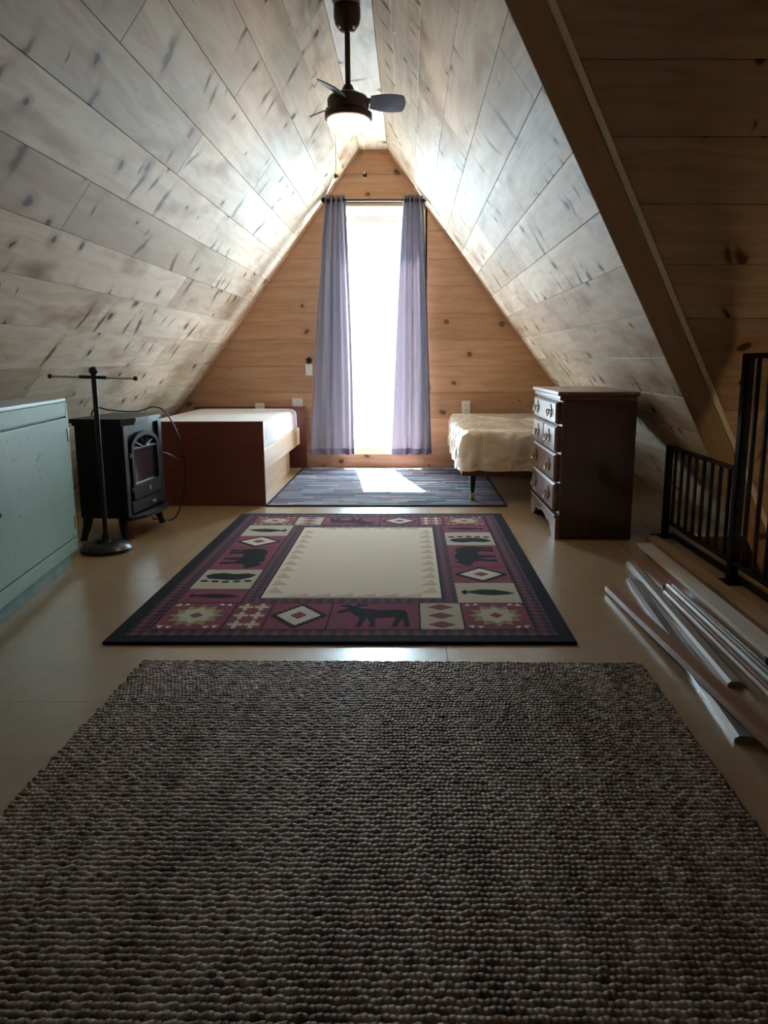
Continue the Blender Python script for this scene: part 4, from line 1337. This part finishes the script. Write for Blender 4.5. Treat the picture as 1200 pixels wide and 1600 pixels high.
def tf(poly, cx, cy, sx, sy, up):
    """up: direction the motif's top points to, one of 'n','s','e','w'"""
    R_ = {'n': ((1, 0), (0, 1)), 's': ((-1, 0), (0, -1)), 'e': ((0, -1), (1, 0)), 'w': ((0, 1), (-1, 0))}[up]
    out = []
    for x, y in poly:
        x *= sx; y *= sy
        # x axis and y axis vectors of the motif
        ux = {'n': (1, 0), 's': (-1, 0), 'e': (0, -1), 'w': (0, 1)}[up]
        uy = {'n': (0, 1), 's': (0, -1), 'e': (1, 0), 'w': (-1, 0)}[up]
        out.append((cx + ux[0] * x + uy[0] * y, cy + ux[1] * x + uy[1] * y))
    return out
def stepdiamond(cx, cy, rx, ry, n=6):
    pts = []
    for q_ in range(4):
        for i in range(n):
            t0, t1 = i / n, (i + 1) / n
            if q_ == 0: a = [(rx * (1 - t0), ry * t0), (rx * (1 - t0), ry * (t0 + .5 / n))]
            elif q_ == 1: a = [(-rx * t0, ry * (1 - t0)), (-rx * (t0 + .5 / n), ry * (1 - t0))]
            elif q_ == 2: a = [(-rx * (1 - t0), -ry * t0), (-rx * (1 - t0), -ry * (t0 + .5 / n))]
            else: a = [(rx * t0, -ry * (1 - t0)), (rx * (t0 + .5 / n), -ry * (1 - t0))]
            pts += a
    return [(cx + x, cy + y) for x, y in pts]
def sunburst(x0, y0_, x1, y1_):
    rect('corner_panel', x0, y0_, x1, y1_, M['r_red'])
    cx, cy = (x0 + x1) / 2, (y0_ + y1_) / 2; w, h = (x1 - x0) / 2, (y1_ - y0_) / 2
    pts = []
    for k in range(24):
        a = 2 * PI * k / 24
        r_ = 0.86 if k % 2 == 0 else 0.62
        pts.append((cx + w * r_ * math.cos(a), cy + h * r_ * math.sin(a)))
    flat('sunburst', pts, M['r_olive'], 2)
    pts = [(cx + w * .62 * math.cos(2 * PI * k / 16) * (1 if k % 2 == 0 else .75), cy + h * .62 * math.sin(2 * PI * k / 16) * (1 if k % 2 == 0 else .75)) for k in range(16)]
    flat('sunburst_centre', pts, M['r_beige'], 3)
    flat('sunburst_eye', [(cx - w * .2, cy), (cx, cy - h * .2), (cx + w * .2, cy), (cx, cy + h * .2)], M['r_red'], 4)
    for sx in (-1, 1):
        for sy in (-1, 1):
            ax, ay = cx + sx * w * .70, cy + sy * h * .76
            flat('corner_arrow', [(ax, ay), (ax + sx * w * .22, ay - sy * h * .02), (ax + sx * w * .10, ay + sy * h * .20)], M['r_white'], 3)
            flat('corner_arrow', [(ax - sx * w * .26, ay + sy * h * .06), (ax - sx * w * .04, ay + sy * h * .02), (ax - sx * w * .14, ay + sy * h * .2)], M['r_cream'], 3)
def animal(x0, y0_, x1, y1_, poly, up, bg, sx, sy, nm):
    rect('panel', x0, y0_, x1, y1_, bg)
    flat(nm, tf(poly, (x0 + x1) / 2, (y0_ + y1_) / 2, sx, sy, up), M['r_black'], 2)
def diamond(x0, y0_, x1, y1_, bg, n=6):
    rect('panel', x0, y0_, x1, y1_, bg)
    cx, cy = (x0 + x1) / 2, (y0_ + y1_) / 2; w, h = (x1 - x0) / 2 * .92, (y1_ - y0_) / 2 * .92
    flat('stepped_diamond', stepdiamond(cx, cy, w, h, n), M['r_black'], 2)
    flat('stepped_diamond', stepdiamond(cx, cy, w * .78, h * .78, n), M['r_white'], 3)
    flat('stepped_diamond', stepdiamond(cx, cy, w * .28, h * .28, 3), M['r_red'], 4)
def paw(x0, y0_, x1, y1_, up):
    rect('panel', x0, y0_, x1, y1_, M['r_beige'])
    cx, cy = (x0 + x1) / 2, (y0_ + y1_) / 2
    # seen from the panel's long side the toes lie along +y / -y
    s = 1 if up == 'n' else -1
    flat('paw_pad', [(cx + x * .24, cy + s * (y * .30 - .025)) for x, y in PADP][::s], M['r_black'], 2)
    for k in range(5):
        tx = cx + (k - 2) * .046; ty = cy + s * (.045 - .006 * abs(k - 2))
        flat('paw_toe', [(tx + .017 * math.cos(2 * PI * q_ / 10), ty + .014 * math.sin(2 * PI * q_ / 10)) for q_ in range(10)], M['r_black'], 2)
e0, e1 = 0.122, F0x - g - .006            # panel band limits (left), mirrored on the right
yb0, yb1 = 0.122, F0y - g - .006
W2, L2 = LW, LL
yt0, yt1 = F1y + g + .006, LL - .122
def geom_panel(x0, y0_, x1, y1_, bg, fg):
    rect('panel', x0, y0_, x1, y1_, bg)
    cx = (x0 + x1) / 2; h = (y1_ - y0_) / 3
    for k in range(3):
        cy = y0_ + h * (k + .5)
        w = (x1 - x0) * .32
        flat('small_diamond', [(cx - w, cy), (cx, cy - h * .36), (cx + w, cy), (cx, cy + h * .36)], fg, 2)
def lattice_panel(x0, y0_, x1, y1_):
    rect('panel', x0, y0_, x1, y1_, M['r_red'])
    for k in range(3):
        for j in range(2):
            cx = x0 + (x1 - x0) * (.28 + .44 * j); cy = y0_ + (y1_ - y0_) * (k + .5) / 3
            w, h = (x1 - x0) * .2, (y1_ - y0_) * .14
            flat('lattice_cross', [(cx - w, cy - h * .3), (cx - w * .3, cy - h * .3), (cx - w * .3, cy - h), (cx + w * .3, cy - h), (cx + w * .3, cy - h * .3), (cx + w, cy - h * .3), (cx + w, cy + h * .3), (cx + w * .3, cy + h * .3), (cx + w * .3, cy + h), (cx - w * .3, cy + h), (cx - w * .3, cy + h * .3), (cx - w, cy + h * .3)], M['r_tan'], 2)
# four corners
ex = 0.36
sunburst(e0, yb0, ex, yb1); sunburst(W2 - ex, yb0, W2 - e0, yb1); sunburst(e0, yt0, ex, yt1); sunburst(W2 - ex, yt0, W2 - e0, yt1)
# near band (left to right) and far band (right to left)
def band(y0_, y1_, flip):
    X = (lambda a, b: (a, b)) if not flip else (lambda a, b: (W2 - b, W2 - a))
    a, b = X(ex + .006, .50); lattice_panel(a, y0_, b, y1_)
    a, b = X(.506, .725); diamond(a, y0_, b, y1_, M['r_red'], 6)
    a, b = X(.731, 1.055); animal(a, y0_, b, y1_, [(-x, y) for x, y in MOOSE][::-1], 's' if flip else 'n', M['r_red'], .27, (y1_ - y0_) * 1.02, 'moose')
    a, b = X(1.061, 1.212); geom_panel(a, y0_, b, y1_, M['r_beige'], M['r_red'])
band(yb0, yb1, False); band(yt0, yt1, True)
# side bands
def side(x0, x1, up, seq):
    y = yb1 + .006
    tot = yt0 - .006 - y
    h_ = {'dark': .16, 'paw': .26, 'bear': .36, 'diamond': .22, 'fish': .24}
    k = tot / sum(h_[s] for s in seq)
    for s in seq:
        h = h_[s] * k - .005
        if s == 'bear': animal(x0, y, x1, y + h, BEAR if up == 'e' else [(-a, b) for a, b in BEAR][::-1], up, M['r_red'], h * .88, (x1 - x0) * 1.3, 'bear')
        elif s == 'paw': paw(x0, y, x1, y + h, 'n' if up == 'w' else 's')
        elif s == 'diamond': diamond(x0, y, x1, y + h, M['r_red'], 6)
        elif s == 'fish': animal(x0, y, x1, y + h, FISH, 'n' if up == 'w' else 's', M['r_beige'], (x1 - x0) * .85, h * .9, 'duck')
        else: animal(x0, y, x1, y + h, FISH, 's' if up == 'w' else 'n', M['r_red'], (x1 - x0) * .8, h * .9, 'trout')
        y += h + .005
side(e0, e1, 'e', ['dark', 'paw', 'bear', 'diamond', 'fish'])
side(W2 - e1, W2 - e0, 'w', ['fish', 'diamond', 'bear', 'paw', 'dark'])

# striped rug under the beds
sr = empty('striped_rug', (-0.93, 4.945, 0)); tag(sr, 'grey and mauve striped rug in the sun patch before the door', 'rug')
bm = bmesh.new(); add_box(bm, (0.012, 0.012, 0), (1.548, 1.80, 0.008), 0.003, 1)
finish('woven_field', bm, M['striped'], sr)
for lo, hi in (((0, 0, 0), (1.56, .012, .009)), ((0, 1.80, 0), (1.56, 1.812, .009)), ((0, .012, 0), (.012, 1.80, .009)), ((1.548, .012, 0), (1.56, 1.80, .009))):
    box('binding', lo, hi, M['r_black'], sr, 0.003)
